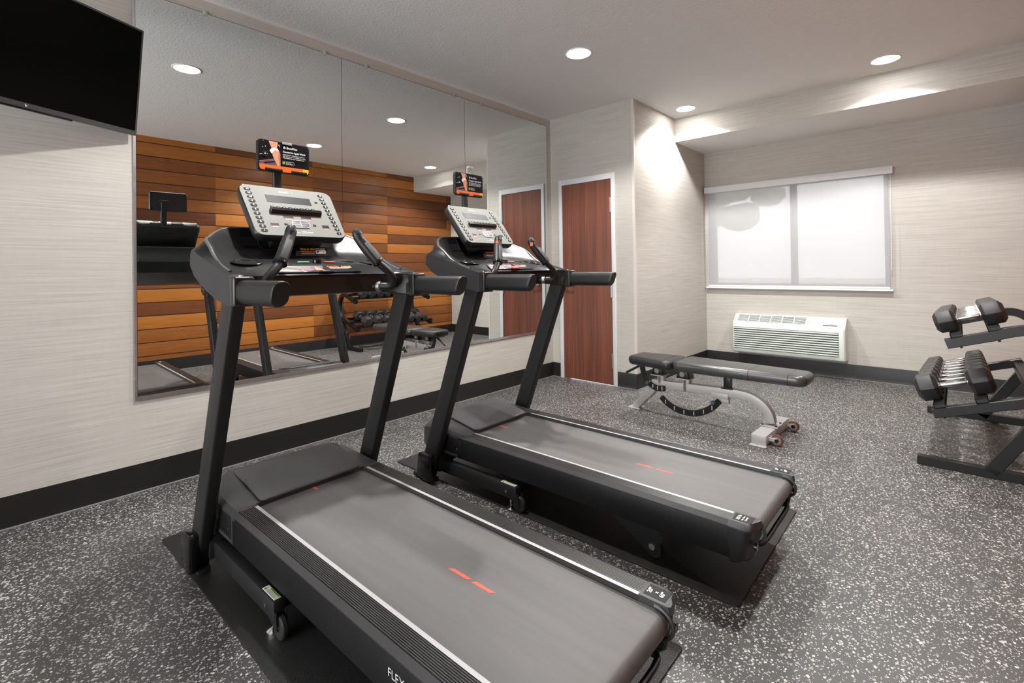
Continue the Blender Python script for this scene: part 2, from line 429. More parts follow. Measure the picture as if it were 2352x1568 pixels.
struct('wall_right', MB().box(XR, XR + .12, YB, YW, 0, H), 'woodwall', 'orange brown wood plank wall seen in the mirror', 'wall')
w = MB(); w.box(-.12, .3, YB - .12, YB, 0, H); w.box(3.4, XR + .12, YB - .12, YB, 0, H); w.box(.3, 3.4, YB - .12, YB, 2.5, H); w.box(.3, 3.4, YB - .12, YB, 0, .08)
struct('wall_rear', w, 'wall', 'beige wallpaper wall behind the camera with a glazed opening added for fill daylight', 'wall')
w2 = bpy.data.objects.new('added_window_2', None); COL.objects.link(w2); w2['kind'] = 'structure'; w2['label'] = 'wide unseen glazed opening added behind the camera for fill daylight'; w2['category'] = 'window'  # unseen opening, added to let fill daylight into the room
f = MB(); f.box(.3, .36, YB - .1, YB - .04, .08, 2.5); f.box(3.34, 3.4, YB - .1, YB - .04, .08, 2.5); f.box(.3, 3.4, YB - .1, YB - .04, .08, .14); f.box(.3, 3.4, YB - .1, YB - .04, 2.44, 2.5); f.box(1.82, 1.88, YB - .1, YB - .04, .08, 2.5)
f.build('window_frame', 'white_metal', w2)
MB().box(.36, 1.82, YB - .075, YB - .07, .14, 2.44).build('pane', 'glass', w2); MB().box(1.88, 3.34, YB - .075, YB - .07, .14, 2.44).build('pane', 'glass', w2)
pl = bpy.data.lights.new('daylight_portal', 'AREA'); pl.shape = 'RECTANGLE'; pl.size = 3.1; pl.size_y = 2.42; pl.cycles.is_portal = True
po = bpy.data.objects.new('daylight_portal', pl); COL.objects.link(po); po.location = (1.85, YB - .11, 1.29); po.rotation_euler = (math.radians(90), 0, 0)
pl2 = bpy.data.lights.new('daylight_portal', 'AREA'); pl2.shape = 'RECTANGLE'; pl2.size = WX1 - WX0; pl2.size_y = WZ1 - WZ0; pl2.cycles.is_portal = True
po2 = bpy.data.objects.new('daylight_portal', pl2); COL.objects.link(po2); po2.location = ((WX0 + WX1) / 2, YW + .13, (WZ0 + WZ1) / 2); po2.rotation_euler = (math.radians(-90), 0, 0)
struct('trim_1', MB().box(X1 - .022, X1 + .002, -.002, .022, HB, H, 0, None, .001, 1), 'guard', 'beige vertical corner guard right of the door', 'trim')

def base_run(name, p0, p1, nrm, label):
    d = (Vector(p1) - Vector(p0)).normalized(); n = Vector(nrm); mb = MB()
    prof = [(0, HB), (.003, HB), (.004, HB - .004), (.004, .03), (.006, .015), (.0085, .006), (.0085, 0), (0, 0)]
    rings = []
    for P in (p0, p1): rings.append([(P[0] + n.x * a, P[1] + n.y * a, z) for a, z in prof])
    mb.loft(rings, 0)
    mb.loft([[(P[0] + n.x * a, P[1] + n.y * a, z) for a, z in ((.0085, .0075), (.0135, .004), (.0135, 0), (.0085, 0))] for P in (p0, p1)], 1)
    return struct(name, mb, ['base', 'basetoe'], label, 'baseboard')
base_run('baseboard_left', (0, YB, 0), (0, 0, 0), (1, 0, 0), 'tall black rubber baseboard along the mirror wall')
base_run('baseboard_end', (0, 0, 0), (.104, 0, 0), (0, -1, 0), 'short black baseboard left of the door')
base_run('baseboard_corner', (.782, 0, 0), (X1 + .0085, 0, 0), (0, -1, 0), 'short black baseboard right of the door')
base_run('baseboard_alcove', (X1, -.0085, 0), (X1, YW, 0), (1, 0, 0), 'black baseboard on the alcove side wall')
base_run('baseboard_window', (X1, YW, 0), (XR, YW, 0), (0, -1, 0), 'black baseboard under the air conditioner')
base_run('baseboard_right', (XR, YW, 0), (XR, YB, 0), (-1, 0, 0), 'black baseboard under the wood plank wall')

# ------------------------------------------------------------------ door
d = bpy.data.objects.new('door_1', None); COL.objects.link(d); d['kind'] = 'structure'; d['label'] = 'red brown wood veneer door in a pale grey frame'; d['category'] = 'door'
fr = MB(); fo = .012
fr.box(.104, DX0, -fo, .10, 0, 2.072, 0, None, .003); fr.box(DX1, .782, -fo, .10, 0, 2.072, 0, None, .003); fr.box(DX0, DX1, -fo, .10, DZ, 2.072, 0, None, .003)
fr.box(DX0, DX0 + .012, .03, .10, 0, DZ); fr.box(DX1 - .012, DX1, .03, .10, 0, DZ)
fr.build('door_frame', 'ivory', d)
MB().box(DX0 + .002, DX1 - .002, -.002, .042, .008, DZ - .003, 0, None, .0015, 1).build('door_leaf', 'door', d)
for z in (1.69, .86, .17):
    hg = MB(); hg.disc((DX1 - .004, -.012, z), (0, 0, 1), .0075, .145, 0, 12)
    hg.box(DX1 - .018, DX1, -.008, -.001, z, z + .145)
    hg.build('hinge', 'steel', d)
hd = MB(); hd.disc((.205, -.003, .99), (0, -1, 0), .027, .012, 0, 24); hd.disc((.205, -.012, .99), (0, -1, 0), .011, .04, 0, 14)
hd.tube(smooth_path([(.205, -.05, .99), (.24, -.055, .988), (.29, -.055, .98), (.315, -.05, .975)], 4), .0095, 0, 12)
hd.build('lever_handle', 'chrome', d)
cl = MB(); cl.disc((.3, -.005, .0), (0, 0, 1), .001, .001)

# ------------------------------------------------------------------ window and shade
wd = bpy.data.objects.new('window_1', None); COL.objects.link(wd); wd['kind'] = 'structure'; wd['label'] = 'two pane slider window behind the white roller shade'; wd['category'] = 'window'
f = MB(); y0, y1 = YW + .085, YW + .125
f.box(WX0, WX0 + .05, y0, y1, WZ0, WZ1); f.box(WX1 - .04, WX1, y0, y1, WZ0, WZ1); f.box(WX0, WX1, y0, y1, WZ0, WZ0 + .045); f.box(WX0, WX1, y0, y1, WZ1 - .04, WZ1)
f.build('window_frame', 'white_metal', wd)
MB().box(1.875, 1.94, y0, y1, WZ0, WZ1).build('mullion', 'white_metal', wd)
MB().box(WX0 + .05, 1.875, YW + .10, YW + .105, WZ0 + .04, WZ1 - .04).build('pane', 'glass', wd)
MB().box(1.94, WX1 - .04, YW + .10, YW + .105, WZ0 + .04, WZ1 - .04).build('pane', 'glass', wd)
sl = MB(); sl.box(X1 + .012, 2.765, YW - .04, YW + .03, .888, .906, 0, None, .002, 1)
sl.build('window_sill', 'white_metal', wd)
rs = thing('roller_shade', 'translucent white roller shade drawn down over the window', 'window shade', (1.88, YW - .03, 2.04))
L = lambda mb: mb
sh = MB(); sh.box(1.004 - 1.88, 2.772 - 1.88, -.045, .03, -.032, .038, 0, None, .004); sh.box(2.772 - 1.88, 2.777 - 1.88, -.048, .03, -.034, .04)
sh.build('valance', 'white_metal', rs)
MB().add([(1.03 - 1.88, 0, -.03), (2.742 - 1.88, 0, -.03), (2.742 - 1.88, 0, -1.118), (1.03 - 1.88, 0, -1.118)], [(0, 1, 2, 3)]).build('shade_fabric', 'shade', rs)
MB().box(1.03 - 1.88, 2.742 - 1.88, -.008, .008, -1.134, -1.112, 0, None, .003).build('hem_bar', 'white_metal', rs)
MB().tube([(2.757 - 1.88, -.012, -.03), (2.757 - 1.88, -.012, -.95)], .002, 0, 6).build('bead_cord', 'white_metal', rs)

# outside, seen faintly through the shade
car = thing('parked_car', 'blurred pale car seen through the right half of the shade', 'car', (4.15, 7.6, 0))
cb = MB(); prof = [(-2.1, .35), (-2.1, .75), (-1.5, .92), (-.75, .98), (-.15, 1.38), (1.2, 1.42), (2.0, .98), (2.15, .9), (2.15, .35)]
cb.prism(prof, 1, -.85, .85, 0, None, .06, 3); cb.build('car_body', 'car', car)
gl = MB(); gl.prism([(-.62, .99), (-.1, 1.32), (1.12, 1.36), (1.75, .99)], 1, -.862, .862); gl.build('car_window', 'carglass', car)
for x in (-1.4, 1.4):
    for y in (-.87, .67): MB().disc((x, y, .32), (0, 1, 0), .32, .2, 0, 20).build('car_wheel', 'rubber', car)
def blob_tree(name, label, loc, hgt, rad, n):
    t = thing(name, label, 'tree', loc)
    MB().tube([(0, 0, 0), (.05, 0, hgt * .4), (0, 0, hgt * .75)], [rad * .1, rad * .08, rad * .04], 0, 8).build('trunk', 'bark', t)
    fo = MB()
    for k in range(n):
        a = random.uniform(0, 2 * PI); rr = rad * math.sqrt(random.random()); z = hgt * random.uniform(.45, 1.)
        q = random.uniform(.12, .26) * rad
        fo.sphere((rr * math.cos(a), rr * math.sin(a), z), q, 0, 5, (1, 1, .7))
    fo.build('foliage', 'leaf', t); return t
blob_tree('shade_tree', 'leafy tree seen through the top of the left shade half', (-1.9, 8.2, 0), 5.1, 2.1, 80)
blob_tree('shrub', 'rounded bush seen behind the car through the shade', (6.2, 16.5, 0), 3.2, 2.3, 60)
struct('ground', MB().box(-20, 30, YW + .4, 45, -.3, -.05), 'asphalt', 'pale pavement outside the window', 'ground')

# ------------------------------------------------------------------ mirror panels
MZ0, MZ1 = .497, 2.662
ys = [-3.597, -2.418, -1.2455, -.075]
labs = ['tall wall mirror panel nearest the television', 'middle wall mirror panel between two thin seams', 'wall mirror panel nearest the brown door']
for k in range(3):
    o = thing('wall_mirror', labs[k], 'mirror', (0, (ys[k] + ys[k + 1]) / 2, MZ0), 0, 'frameless mirror panels on the long wall')
    hw = (ys[k + 1] - ys[k]) / 2
    MB().box(0.001, .007, -hw + .0015, hw - .0015, 0, MZ1 - MZ0).build('mirror_glass', 'mirror', o)
    e = MB(); e.box(0.0008, .0066, -hw + .0004, -hw + .0014, 0, MZ1 - MZ0); e.box(.0008, .0066, -hw + .001, hw - .001, MZ1 - MZ0, MZ1 - MZ0 + .002)
    e.build('mirror_edge', 'rubber', o)
    for yy in (-hw + (.33 if k == 0 else .2), hw - .12):
        c = MB(); c.box(.007, .011, -.012, .012, -.012, .016, 0, None, .003); c.disc((.0105, 0, .008), (1, 0, 0), .005, .002, 0, 12)
        q = c.build('mirror_clip', 'clip', o); q.location = (0, yy, MZ1 - MZ0)
tr = MB(); tr.box(0, .0125, ys[0] - .002, ys[3] + .002, MZ0 - .014, MZ0 - .001); tr.box(.0085, .0125, ys[0], ys[3], MZ0 - .001, MZ0 + .006); tr.box(0, .0115, ys[0] - .012, ys[0] - .001, MZ0 - .014, MZ1)
tag(tr.build('mirror_channel', 'alum'), 'thin silver channel along the bottom and left edge of the mirrors', 'mirror trim')

# ------------------------------------------------------------------ television
tv = thing('television', 'black flat screen television tilted down on the left wall', 'television')
ex = Vector((.432, -.902, 0)).normalized()          # away from the mirror, swinging out from the wall
nr = Vector((.902, .432, 0)).normalized()
til = math.radians(6.2)
ez = (Vector((0, 0, 1)) * math.cos(til) + nr * math.sin(til)).normalized()
fn = (nr * math.cos(til) - Vector((0, 0, 1)) * math.sin(til)).normalized()
tv.matrix_world = Matrix(((-ex.x, ez.x, fn.x, .055), (-ex.y, ez.y, fn.y, -3.602), (-ex.z, ez.z, fn.z, 1.876), (0, 0, 0, 1)))
TW, TH = .955, .545
b = MB(); b.box(-TW, 0, 0, TH, -.028, 0, 0, None, .003); b.box(-TW + .12, -.12, .06, TH - .1, -.055, -.028, 0, None, .01)
b.build('bezel', 'bezel', tv)
MB().box(-TW + .011, -.011, .0235, TH - .011, -.001, .0012).build('screen', 'tvscreen', tv)
b = MB(); b.text('b', .016, frame((-TW / 2 + .01, .012, .0005), (1, 0, 0), (0, 1, 0)), 0, 'CENTER', .03); b.build('emblem', 'white', tv)
b = MB(); b.box(-TW * .8, -TW * .3, -.007, .001, -.022, -.006, 0, None, .003); b.build('speaker_bar', 'gloss', tv)
b = MB(); b.box(-.64, -.3, .12, .38, -.075, -.055); b.tube([(-.47, .25, -.07), (-.40, .25, -.2), (-.25, .22, -.17)], .02, 0, 8)
b.build('wall_bracket', 'rack', tv)

# ------------------------------------------------------------------ ceiling lights
LIGHTS = [(1.17, -1.16, 'recessed downlight over the far treadmill, nearest the middle of the ceiling'),
          (2.83, .60, 'recessed downlight in front of the soffit, right of the window middle'),
          (1.22, .65, 'recessed downlight in the corner above the alcove side wall'),
          (1.2, -3.06, 'recessed downlight over the near treadmill, seen only in the left mirror'),
          (2.78, -1.28, 'recessed downlight over the open floor, reflected right of the near tablet panel')]
SPOT_E = 140
for x, y, lb in LIGHTS:
    o = thing('recessed_light', lb, 'ceiling light', (x, y, H), 0, 'round recessed downlights in the ceiling')
    t = MB(); t.lathe([(.086, 0), (.100, 0), (.100, -.003), (.094, -.006), (.086, -.004), (.086, 0)], n=40, caps=False); t.build('trim_ring', 'trimwhite', o)
    MB().lathe([(.0001, -.0025), (.086, -.0025), (.086, 0), (.0001, 0)], n=40).build('lens', 'lens', o)
    sd = bpy.data.lights.new('lamp', 'SPOT'); sd.energy = SPOT_E; sd.color = (1, .98, .955); sd.spot_size = math.radians(132); sd.spot_blend = .38; sd.shadow_soft_size = .045
    so = bpy.data.objects.new('lamp', sd); COL.objects.link(so); so.parent = o; so.location = (0, 0, -.012)

# ------------------------------------------------------------------ air conditioner
ac = thing('air_conditioner', 'pale green white wall air conditioner under the window', 'air conditioner', (1.86, YW, .19))
A0, A1 = 1.335 - 1.86, 2.392 - 1.86
body = MB()
prof = [(0, 0), (-.160, 0), (-.172, .012), (-.176, .03), (-.176, .295), (-.172, .318), (-.158, .336), (-.060, .412), (-.045, .416), (0, .416)]
rings = []
for x, sc in ((A0, .90), (A0 + .012, .975), (A0 + .035, 1.), (A1 - .035, 1.), (A1 - .012, .975), (A1, .90)):
    rings.append([(x, p[0] * sc if p[0] else .0, p[1]) for p in prof])
body.loft(rings); body.build('cabinet', 'ac', ac, 25)
lv = MB()
lv.box(A0 + .02, A1 - .05, -.1775, -.170, .045, .283, 1)
for k in range(10):
    z = .050 + k * .0238
    pr = [(-.172, z - .001), (-.186, z + .001), (-.189, z + .006), (-.186, z + .0115), (-.172, z + .0135)]
    rr = []
    for x, s in ((A0 + .006, .35), (A0 + .03, 1), (A1 - .075, 1), (A1 - .045, .2)):
        rr.append([(x, -.172 + (p[0] + .172) * s, p[1]) for p in pr])
    lv.loft(rr, 0)
lv.build('intake_louvers', ['ac', 'acdark'], ac, 40)
# discharge grille on the sloping top
XT = frame((0, -.158, .336), (1, 0, 0), (0, .098, .076))
gr = MB(); gx0, gx1 = A0 + .045, A0 + .715
gr.box(gx0, gx1, .012, .112, -.002, .002, 1, XT)
for k in range(7): gr.box(gx0, gx1, .012 + k * .0165, .017 + k * .0165, .001, .006, 0, XT)
for k in range(7): gr.box(gx0 - .003 + k * (gx1 - gx0) / 6, gx0 + .004 + k * (gx1 - gx0) / 6, .010, .115, .001, .008, 0, XT)
gr.build('discharge_grille', ['ac', 'acdark'], ac)
cp = MB(); cp.box(A0 + .735, A1 - .06, .006, .116, 0, .004, 0, XT, .002, 1); cp.box(A1 - .19, A1 - .065, .008, .022, .0035, .0055, 1, XT)
cp.text('Amana', .016, XT @ Matrix.Translation((A1 - .12, .036, .0048)), 2, 'CENTER', .01)
cp.build('control_door', ['ac', 'acdark', 'screen'], ac)

# ------------------------------------------------------------------ treadmills (local x: front to rear, y: near to far side, z: up)
def treadmill(pos, rz, label, near):
    T = thing('treadmill', label, 'treadmill', (*pos, 0), rz, 'treadmills facing the mirror wall')
    def bb(mb, name, mats, parent=T, ang=35, sub=0): return mb.build(name, mats, parent, ang, None, sub)
    UI, UO, UL = .2285, .2975, .311
    # deck underbody
    m = MB(); m.box(-.32, 1.34, -.285, .285, .165, .235, 0); m.box(-.05, 1.33, -.225, .225, .235, .2585)
    bb(m, 'deck', 'skirt')
    # belt
    m = MB(); x0, x1, r = -.2, 1.372, .031; zc = .2635 - r; pr = []
    for k in range(13): a = PI / 2 - PI * k / 12; pr.append((x1 + r * math.cos(a), zc + r * math.sin(a)))
    for k in range(13): a = -PI / 2 - PI * k / 12; pr.append((x0 + r * math.cos(a), zc + r * math.sin(a)))
    m.prism(pr, 1, -.2265, .2265, 0)
    def dash(v0, v1, u, h=.006):
        m.flat([(v0, u - h, .2641), (v1 - .012, u - h, .2641), (v1, u + h, .2641), (v0 + .012, u + h, .2641)], 1)
    uc = -.002 if near else -.022
    dash(-.06, .012 if near else .045, uc); dash(.822, .912, uc); dash(.918, 1.004, uc)
    bb(m, 'running_belt', ['belt', 'coral'])
    m = MB(); m.lathe([(.0295, -.234), (.0295, .234)], (x1, 0, zc), (0, 1, 0)); bb(m, 'rear_roller', 'steel')
    for s in (-1, 1):
        # side rail: ribbed tread strip with bright inner lip
        pr = [(s * UI, .262), (s * UI, .2795), (s * (UI + .0125), .2795), (s * (UI + .0135), .277)]
        nrib = 9; w0, w1 = UI + .0145, UO - .003
        for k in range(nrib):
            a = w0 + (w1 - w0) * k / nrib; b2 = w0 + (w1 - w0) * (k + 1) / nrib; g = (b2 - a)
            pr += [(s * a, .2770), (s * (a + g * .22), .2802), (s * (a + g * .70), .2802), (s * (a + g * .92), .2770)]
        pr += [(s * UO, .2805), (s * UL, .266), (s * UL, .262)]
        m = MB()
        n = len(pr); rings = [[(v, p[0], p[1]) for p in pr] for v in (0., 1.322)]
        m.loft(rings, 0)
        for k in range(len(m.f)):
            c = [sum(m.v[i][q] for i in m.f[k]) / len(m.f[k]) for q in range(3)]
            if len(m.f[k]) == 4:
                au = abs(c[1])
                if au < UI + .0135 and c[2] > .279: m.m[k] = 1
                elif au > UO: m.m[k] = 2
        bb(m, 'side_rail', ['rail', 'silver', 'chamfer'], ang=20)
        m = MB(); m.box(-.06, 1.322, min(s * .285, s * UL), max(s * .285, s * UL), .157, .2655, 0, None, .003)
        if s == -1:
            m.box(-.22, -.03, -.3125, -.30, .175, .256, 0, None, .002); m.disc((-.165, -.3125, .21), (0, -1, 0), .005, .002, 1, 10); m.disc((-.06, -.3125, .205), (0, -1, 0), .005, .002, 1, 10)
            if near: m.text('FLEX', .030, frame((.955, -.3113, .2195), (1, 0, 0), (0, 0, 1)), 2, 'LEFT', -.012)
        bb(m, 'side_skirt', ['skirt', 'steel', 'white'])
        # rear end cap
        def plan(u0, u1, vr, r, z):
            P = [(1.318, u0), (1.318, u1)]
            for k in range(6): a = PI / 2 * (1 - k / 5); P.append((vr - .012 - r + r * math.cos(a), u1 - r + r * math.sin(a)))
            P += [(vr, u0 + .02), (vr + .002, u0 + .006), (vr - .004, u0)]
            return [(p[0], s * p[1], z) for p in P]
        m = MB()
        m.loft([plan(.24, .296, 1.365, .03, .138), plan(.236, .308, 1.386, .03, .16), plan(.232, UL + .002, 1.402, .03, .235), plan(.2285, UL + .002, 1.408, .03, .262)], 0)
        m.loft([plan(.2275, UL + .0025, 1.409, .03, .262), plan(.2275, UL + .0025, 1.409, .03, .2665), plan(.229, .298, 1.404, .028, .2815), plan(.233, .294, 1.398, .026, .2825)], 1)
        # raised arch around the roller on the inner side
        arc = [(x1 + .043 * math.cos(a), s * .2265, zc + .040 * math.sin(a)) for a in [PI * .55 - PI * 1.05 * k / 14 for k in range(15)]]
        m.tube(arc, .0055, 1, 8, None, None, (0, 1, 0))
        m.disc((1.394, s * .275, .205), (1, 0, 0), .012, .009, 2, 14)
        cap = bb(m, 'end_cap', ['black', 'hood', 'gloss'], ang=40)
        m = MB(); m.box(1.326, 1.388, min(s * .2385, s * .288), max(s * .2385, s * .288), .282, .2832, 0, None, .0005, 1)
        lines = ('20"', 'x', '60"') if s == 1 else ('325 lb', 'Max User', 'Capacity')
        for k, tx in enumerate(lines):
            sz = (.017, .014, .017)[k] if s == 1 else (.015, .0085, .0085)[k]
            v = (1.337, 1.354, 1.371)[k] if s == 1 else (1.342, 1.356, 1.366)[k]
            m.text(tx, sz, frame((v, s * .263, .2833), (0, 1, 0), (-1, 0, 0)), 1, 'CENTER', .02)
        m.build('cap_label', ['screen', 'white'], cap)
        # upright column
        def up(u0, u1, rr=.010):
            ring = []
            for z in (.016, .3, .7, 1.10):
                f = -.32 + .38 * z; vs = rrect(.101, u1 - u0, rr, 3, f + .0505, (u0 + u1) / 2)
                ring.append([(p[0], s * p[1], z) for p in vs])
            return ring
        m = MB(); m.loft(up(.328, .376)); 
        upr = bb(m, 'upright', 'frame')
        m = MB()
        pl = [(-.262, .052), (-.19, .022), (-.155, .03), (-.148, .165), (-.158, .172), (-.238, .168), (-.252, .155)]
        m.prism([(p[0] - .022, p[1]) for p in pl], 1, min(s * .374, s * .408), max(s * .374, s * .408), 0, None, .008)
        m.build('foot_cover', 'gloss', upr)
        m = MB(); m.box(-.36, -.19, min(s * .33, s * .374), max(s * .33, s * .374), .0065, .03, 0, None, .004); m.build('foot_plate', 'rubber', upr)
        # base arm with transport wheel
        a0, a1 = .286, .3245
        m = MB(); pr = [(-.2, .06), (-.2, .1235), (.356, .1245), (.362, .118), (.362, .058), (.345, .05), (.315, .062)]
        m.prism(pr, 1, min(s * a0, s * a1), max(s * a0, s * a1), 0, None, .003)
        m.box(-.235, -.17, min(s * .24, s * .34), max(s * .24, s * .34), .06, .15, 0, None, .004)
        m.box(.30, .35, -.285, .285, .085, .115) if s == 1 else None
        arm = bb(m, 'base_arm', 'frame')
        m = MB(); m.lathe([(.034, -.010), (.037, -.006), (.037, .006), (.034, .010)], (.368, s * .305, .0432), (0, 1, 0), 0, 28)
        m.disc((.368, s * .305 - .0135, .0432), (0, 1, 0), .008, .027, 1, 14)
        for q in (-1, 1): m.prism([(.34, .05), (.34, .10), (.372, .09), (.378, .04), (.366, .033)], 1, s * .305 + q * .0155 - .002, s * .305 + q * .0155 + .002, 2)
        m.build('wheel', ['rubber', 'chrome', 'frame'], arm)
        m = MB(); m.lathe([(.0001, 0), (.022, 0), (.022, .004), (.010, .011), (.0055, .013), (.0055, .06), (.0001, .06)], (.315, s * .305, .0065), (0, 0, 1), 0, 20); m.build('leveling_foot', 'chrome', arm)
        m = MB(); m.disc((.30, s * (a1 if s > 0 else a1), .09), (0, s, 0), .006, .003, 0, 12); m.build('bolt', 'steel', arm)
        m = MB(); m.box(.262, .352, min(s * .2975, s * .319), max(s * .2975, s * .319), .1245, .1256, 0)
        m.box(.285, .350, s * .2985 if s > 0 else s * .3045, s * .3045 if s > 0 else s * .2985, .1255, .1259, 1)
        tri = [(.266, s * .3175, .1261), (.280, s * .3175, .1261), (.273, s * .3005, .1261)]
        m.flat(tri, 1); m.flat([(.2705, s * .3145, .1263), (.2755, s * .3145, .1263), (.273, s * .3055, .1263)], 2)
        for k in range(11): m.box(.288 + k * .0052, .2915 + k * .0052, s * .3015 - .0012, s * .3015 + .0012, .1258, .1262, 2)
        for k in range(4): m.box(.285, .348 - .006 * (k % 2), s * (.3068 + .003 * k) - .0004, s * (.3068 + .003 * k) + .0004, .1255, .1258, 3)
        m.build('warning_label', ['white', 'lime', 'black', 'steel'], arm)
        # folding support bracket
        m = MB(); pl = [(.70, .175), (1.0, .175), (1.055, .105), (1.052, .085)] + [(1.012 + .036 * math.cos(a), .058 + .036 * math.sin(a)) for a in (.5, 0, -.5, -1., -1.5, -2.)] + [(.84, .125)]
        m.prism(pl, 1, s * .25 - .0025, s * .25 + .0025); 
        br = bb(m, 'support_bracket', 'frame')
        m = MB(); m.lathe([(.0001, -.008), (.016, -.008), (.016, .004), (.012, .010), (.0001, .010)], (1.012, s * .25, .058), (0, s, 0), 0, 20); m.build('pivot_bolt', 'steel', br)
        m = MB(); m.lathe([(.030, -.012), (.030, .012)], (1.012, s * .225, .0365), (0, 1, 0), 0, 22); m.build('wheel', 'rubber', br)
    m = MB(); m.tube(smooth_path([(1.30, -.195, .185), (1.365, -.19, .178), (1.395, -.17, .174), (1.397, 0, .173), (1.395, .17, .174), (1.365, .19, .178), (1.30, .195, .185)], 5), .009, 0, 10); bb(m, 'rear_lift_handle', 'rack')
    m = MB(); m.box(-.275, -.225, -.33, .33, .075, .125, 0, None, .004); bb(m, 'base_crossbar', 'frame')
    # motor hood
    st = [(-.022, .2275, .2790, .2975, .2803, .311, .2655), (-.06, .224, .2835, .297, .2805, .311, .2668), (-.17, .228, .3045, .2975, .285, .311, .270), (-.275, .231, .3235, .296, .2875, .3085, .272), (-.335, .222, .3165, .286, .280, .300, .266), (-.375, .212, .290, .268, .262, .282, .25), (-.392, .205, .25, .258, .232, .27, .22), (-.395, .20, .165, .255, .163, .265, .162)]
    rings = []
    for v, ua, za, ub, zb, uc2, zcx in st:
        half = [(0, za + .003 if v < -.01 else za), (ua * .6, za + .002 if v < -.01 else za), (ua, za), (ua + .006, za - .001), (ub, zb), (uc2, zcx), (uc2, .16)]
        ring = [(v, -u, z) for u, z in reversed(half)] + [(v, u, z) for u, z in half[1:]]
        rings.append(ring)
    m = MB(); m.loft(rings, 0)
    for s in (-1, 1): m.loft([[(v, s * .2285, .262), (v, s * .2285, .2795), (v, s * .2975, .2805), (v, s * .311, .266), (v, s * .311, .25)] for v in (-.024, .0)], 0)
    hood = bb(m, 'motor_hood', 'hood', ang=22)
    # soft inset pad on top of the hood with a rounded outline
    def padw(v): return .2835 + (.3235 - .2835) * min(1, max(0, (-.03 - v) / .245)) if v > -.275 else .3235 - (v + .275) * -.25
    rings = []
    for e, dz in ((0, .002), (.0, .0075), (.006, .0105), (.014, .0115)):
        hw_ = .212 - e; ra = .028
        P = []
        v0, v1 = -.288 + e, -.008 - e
        for sx, sy, a0 in ((1, 1, 0), (-1, 1, 90), (-1, -1, 180), (1, -1, 270)):
            for k in range(6):
                a = math.radians(a0 + 18 * k)
                vv = (v1 - ra if sx > 0 else v0 + ra) + ra * math.cos(a)
                hh = hw_ + (.006 if vv < -.15 else 0)
                P.append((vv, sy * (hh - ra) + ra * math.sin(a), padw(vv) + dz))
        rings.append(P)
    MB().loft(rings, 0).build('hood_inset', 'pad', hood, 30)
    # console shroud: lofted tray
    def lip(u):
        u = abs(u)
        for a, b2, x, y in ((0, .2, .10, .10), (.2, .27, .10, .122), (.27, .315, .122, .165), (.315, .345, .165, .203), (.345, .4, .203, .207)):
            if u <= b2: return x + (y - x) * (u - a) / (b2 - a)
        return .207
    us = [0, .06, .12, .17, .2, .23, .255, .28, .30, .318, .332, .345, .352, .362, .375, .387]
    rings = []
    for u in [-x for x in reversed(us[1:])] + us:
        au = abs(u); t = max(0, min(1, (au - .2) / .147)); t2 = max(0, min(1, (au - .352) / .035))
        lv_ = lip(u); side = au > .3
        top = [(lv_, 1.141 if not side else 1.139), (lv_ - .006, 1.1465), (lv_ - .02, 1.150 + .004 * (1 - t))]
        k1 = (.045 * (1 - t) + .12 * t, 1.183 * (1 - t) + 1.152 * t)
        k2 = (-.06 * (1 - t) + .03 * t, 1.203 * (1 - t) + 1.178 * t)
        k3 = (-.165 * (1 - t) + -.03 * t, 1.222 * (1 - t) + 1.205 * t)
        rim = (-.252 + .112 * t ** 2.2, 1.339 - .059 * t ** 2)
        k4 = (k3[0] * .62 + rim[0] * .38 - .01 * (1 - t), k3[1] * .66 + rim[1] * .34 - .004)
        k5 = (k3[0] * .25 + rim[0] * .75 - .008 * (1 - t), k3[1] * .25 + rim[1] * .75)
        r2 = (rim[0] - .012, rim[1] + .001)
        side_top = [(.207, 1.139), (.201, 1.1395), (.19, 1.140), (.164, 1.146), (.076, 1.170), (-.03, 1.198), (-.10, 1.218), (-.16, 1.238), (-.188, 1.2425), (-.192, 1.2415)]
        prof = top + [k1, k2, k3, k4, k5, rim, r2]
        if t2 > 0:
            inner = prof
            prof = [(a[0] * (1 - t2) + b2[0] * t2, a[1] * (1 - t2 ** .8) + b2[1] * t2 ** .8) for a, b2 in zip(inner, side_top)]
        ff = max(0, min(1, (au - .26) / .1))
        back = [(-.285 * (1 - ff) - .205 * ff, 1.31 * (1 - ff) + 1.228 * ff), (-.30 * (1 - ff) - .211 * ff, 1.235 * (1 - ff) + 1.186 * ff), (-.25 * (1 - ff) - .159 * ff, 1.16 * (1 - ff) + 1.142 * ff), (-.08 * (1 - ff) - .041 * ff, 1.09 * (1 - ff) + 1.094 * ff),
                (.02 * (1 - ff) + .061 * ff, 1.066), ((lv_ - .02) * (1 - ff) + .185 * ff, 1.062 * (1 - ff) + 1.044 * ff), (lv_ - .012 * (1 - ff) - .006 * ff, 1.066 * (1 - ff) + 1.046 * ff), (lv_ - .012 * (1 - ff), 1.10), (lv_ - .010 * (1 - ff), 1.136)]
        rings.append([(p[0], u, p[1]) for p in prof + back])
    m = MB(); m.loft(rings, 0)
    for k, f in enumerate(m.f):
        if len(f) > 4: m.m[k] = 1
    shr = bb(m, 'console_shroud', ['shroud', 'side'], ang=32)
    lipc = []
    for u in [-.352 + .704 * k / 44 for k in range(45)]:
        au = abs(u); t = max(0, min(1, (au - .2) / .147))
        lipc.append((-.258 + .112 * t ** 2.2, u, 1.3395 - .059 * t ** 2))
    ends = [(-.10, 1.252), (-.055, 1.216), (-.005, 1.188), (.05, 1.170), (.10, 1.157)]
    full = [(v, -.352, z) for v, z in reversed(ends)] + lipc + [(v, .352, z) for v, z in ends]
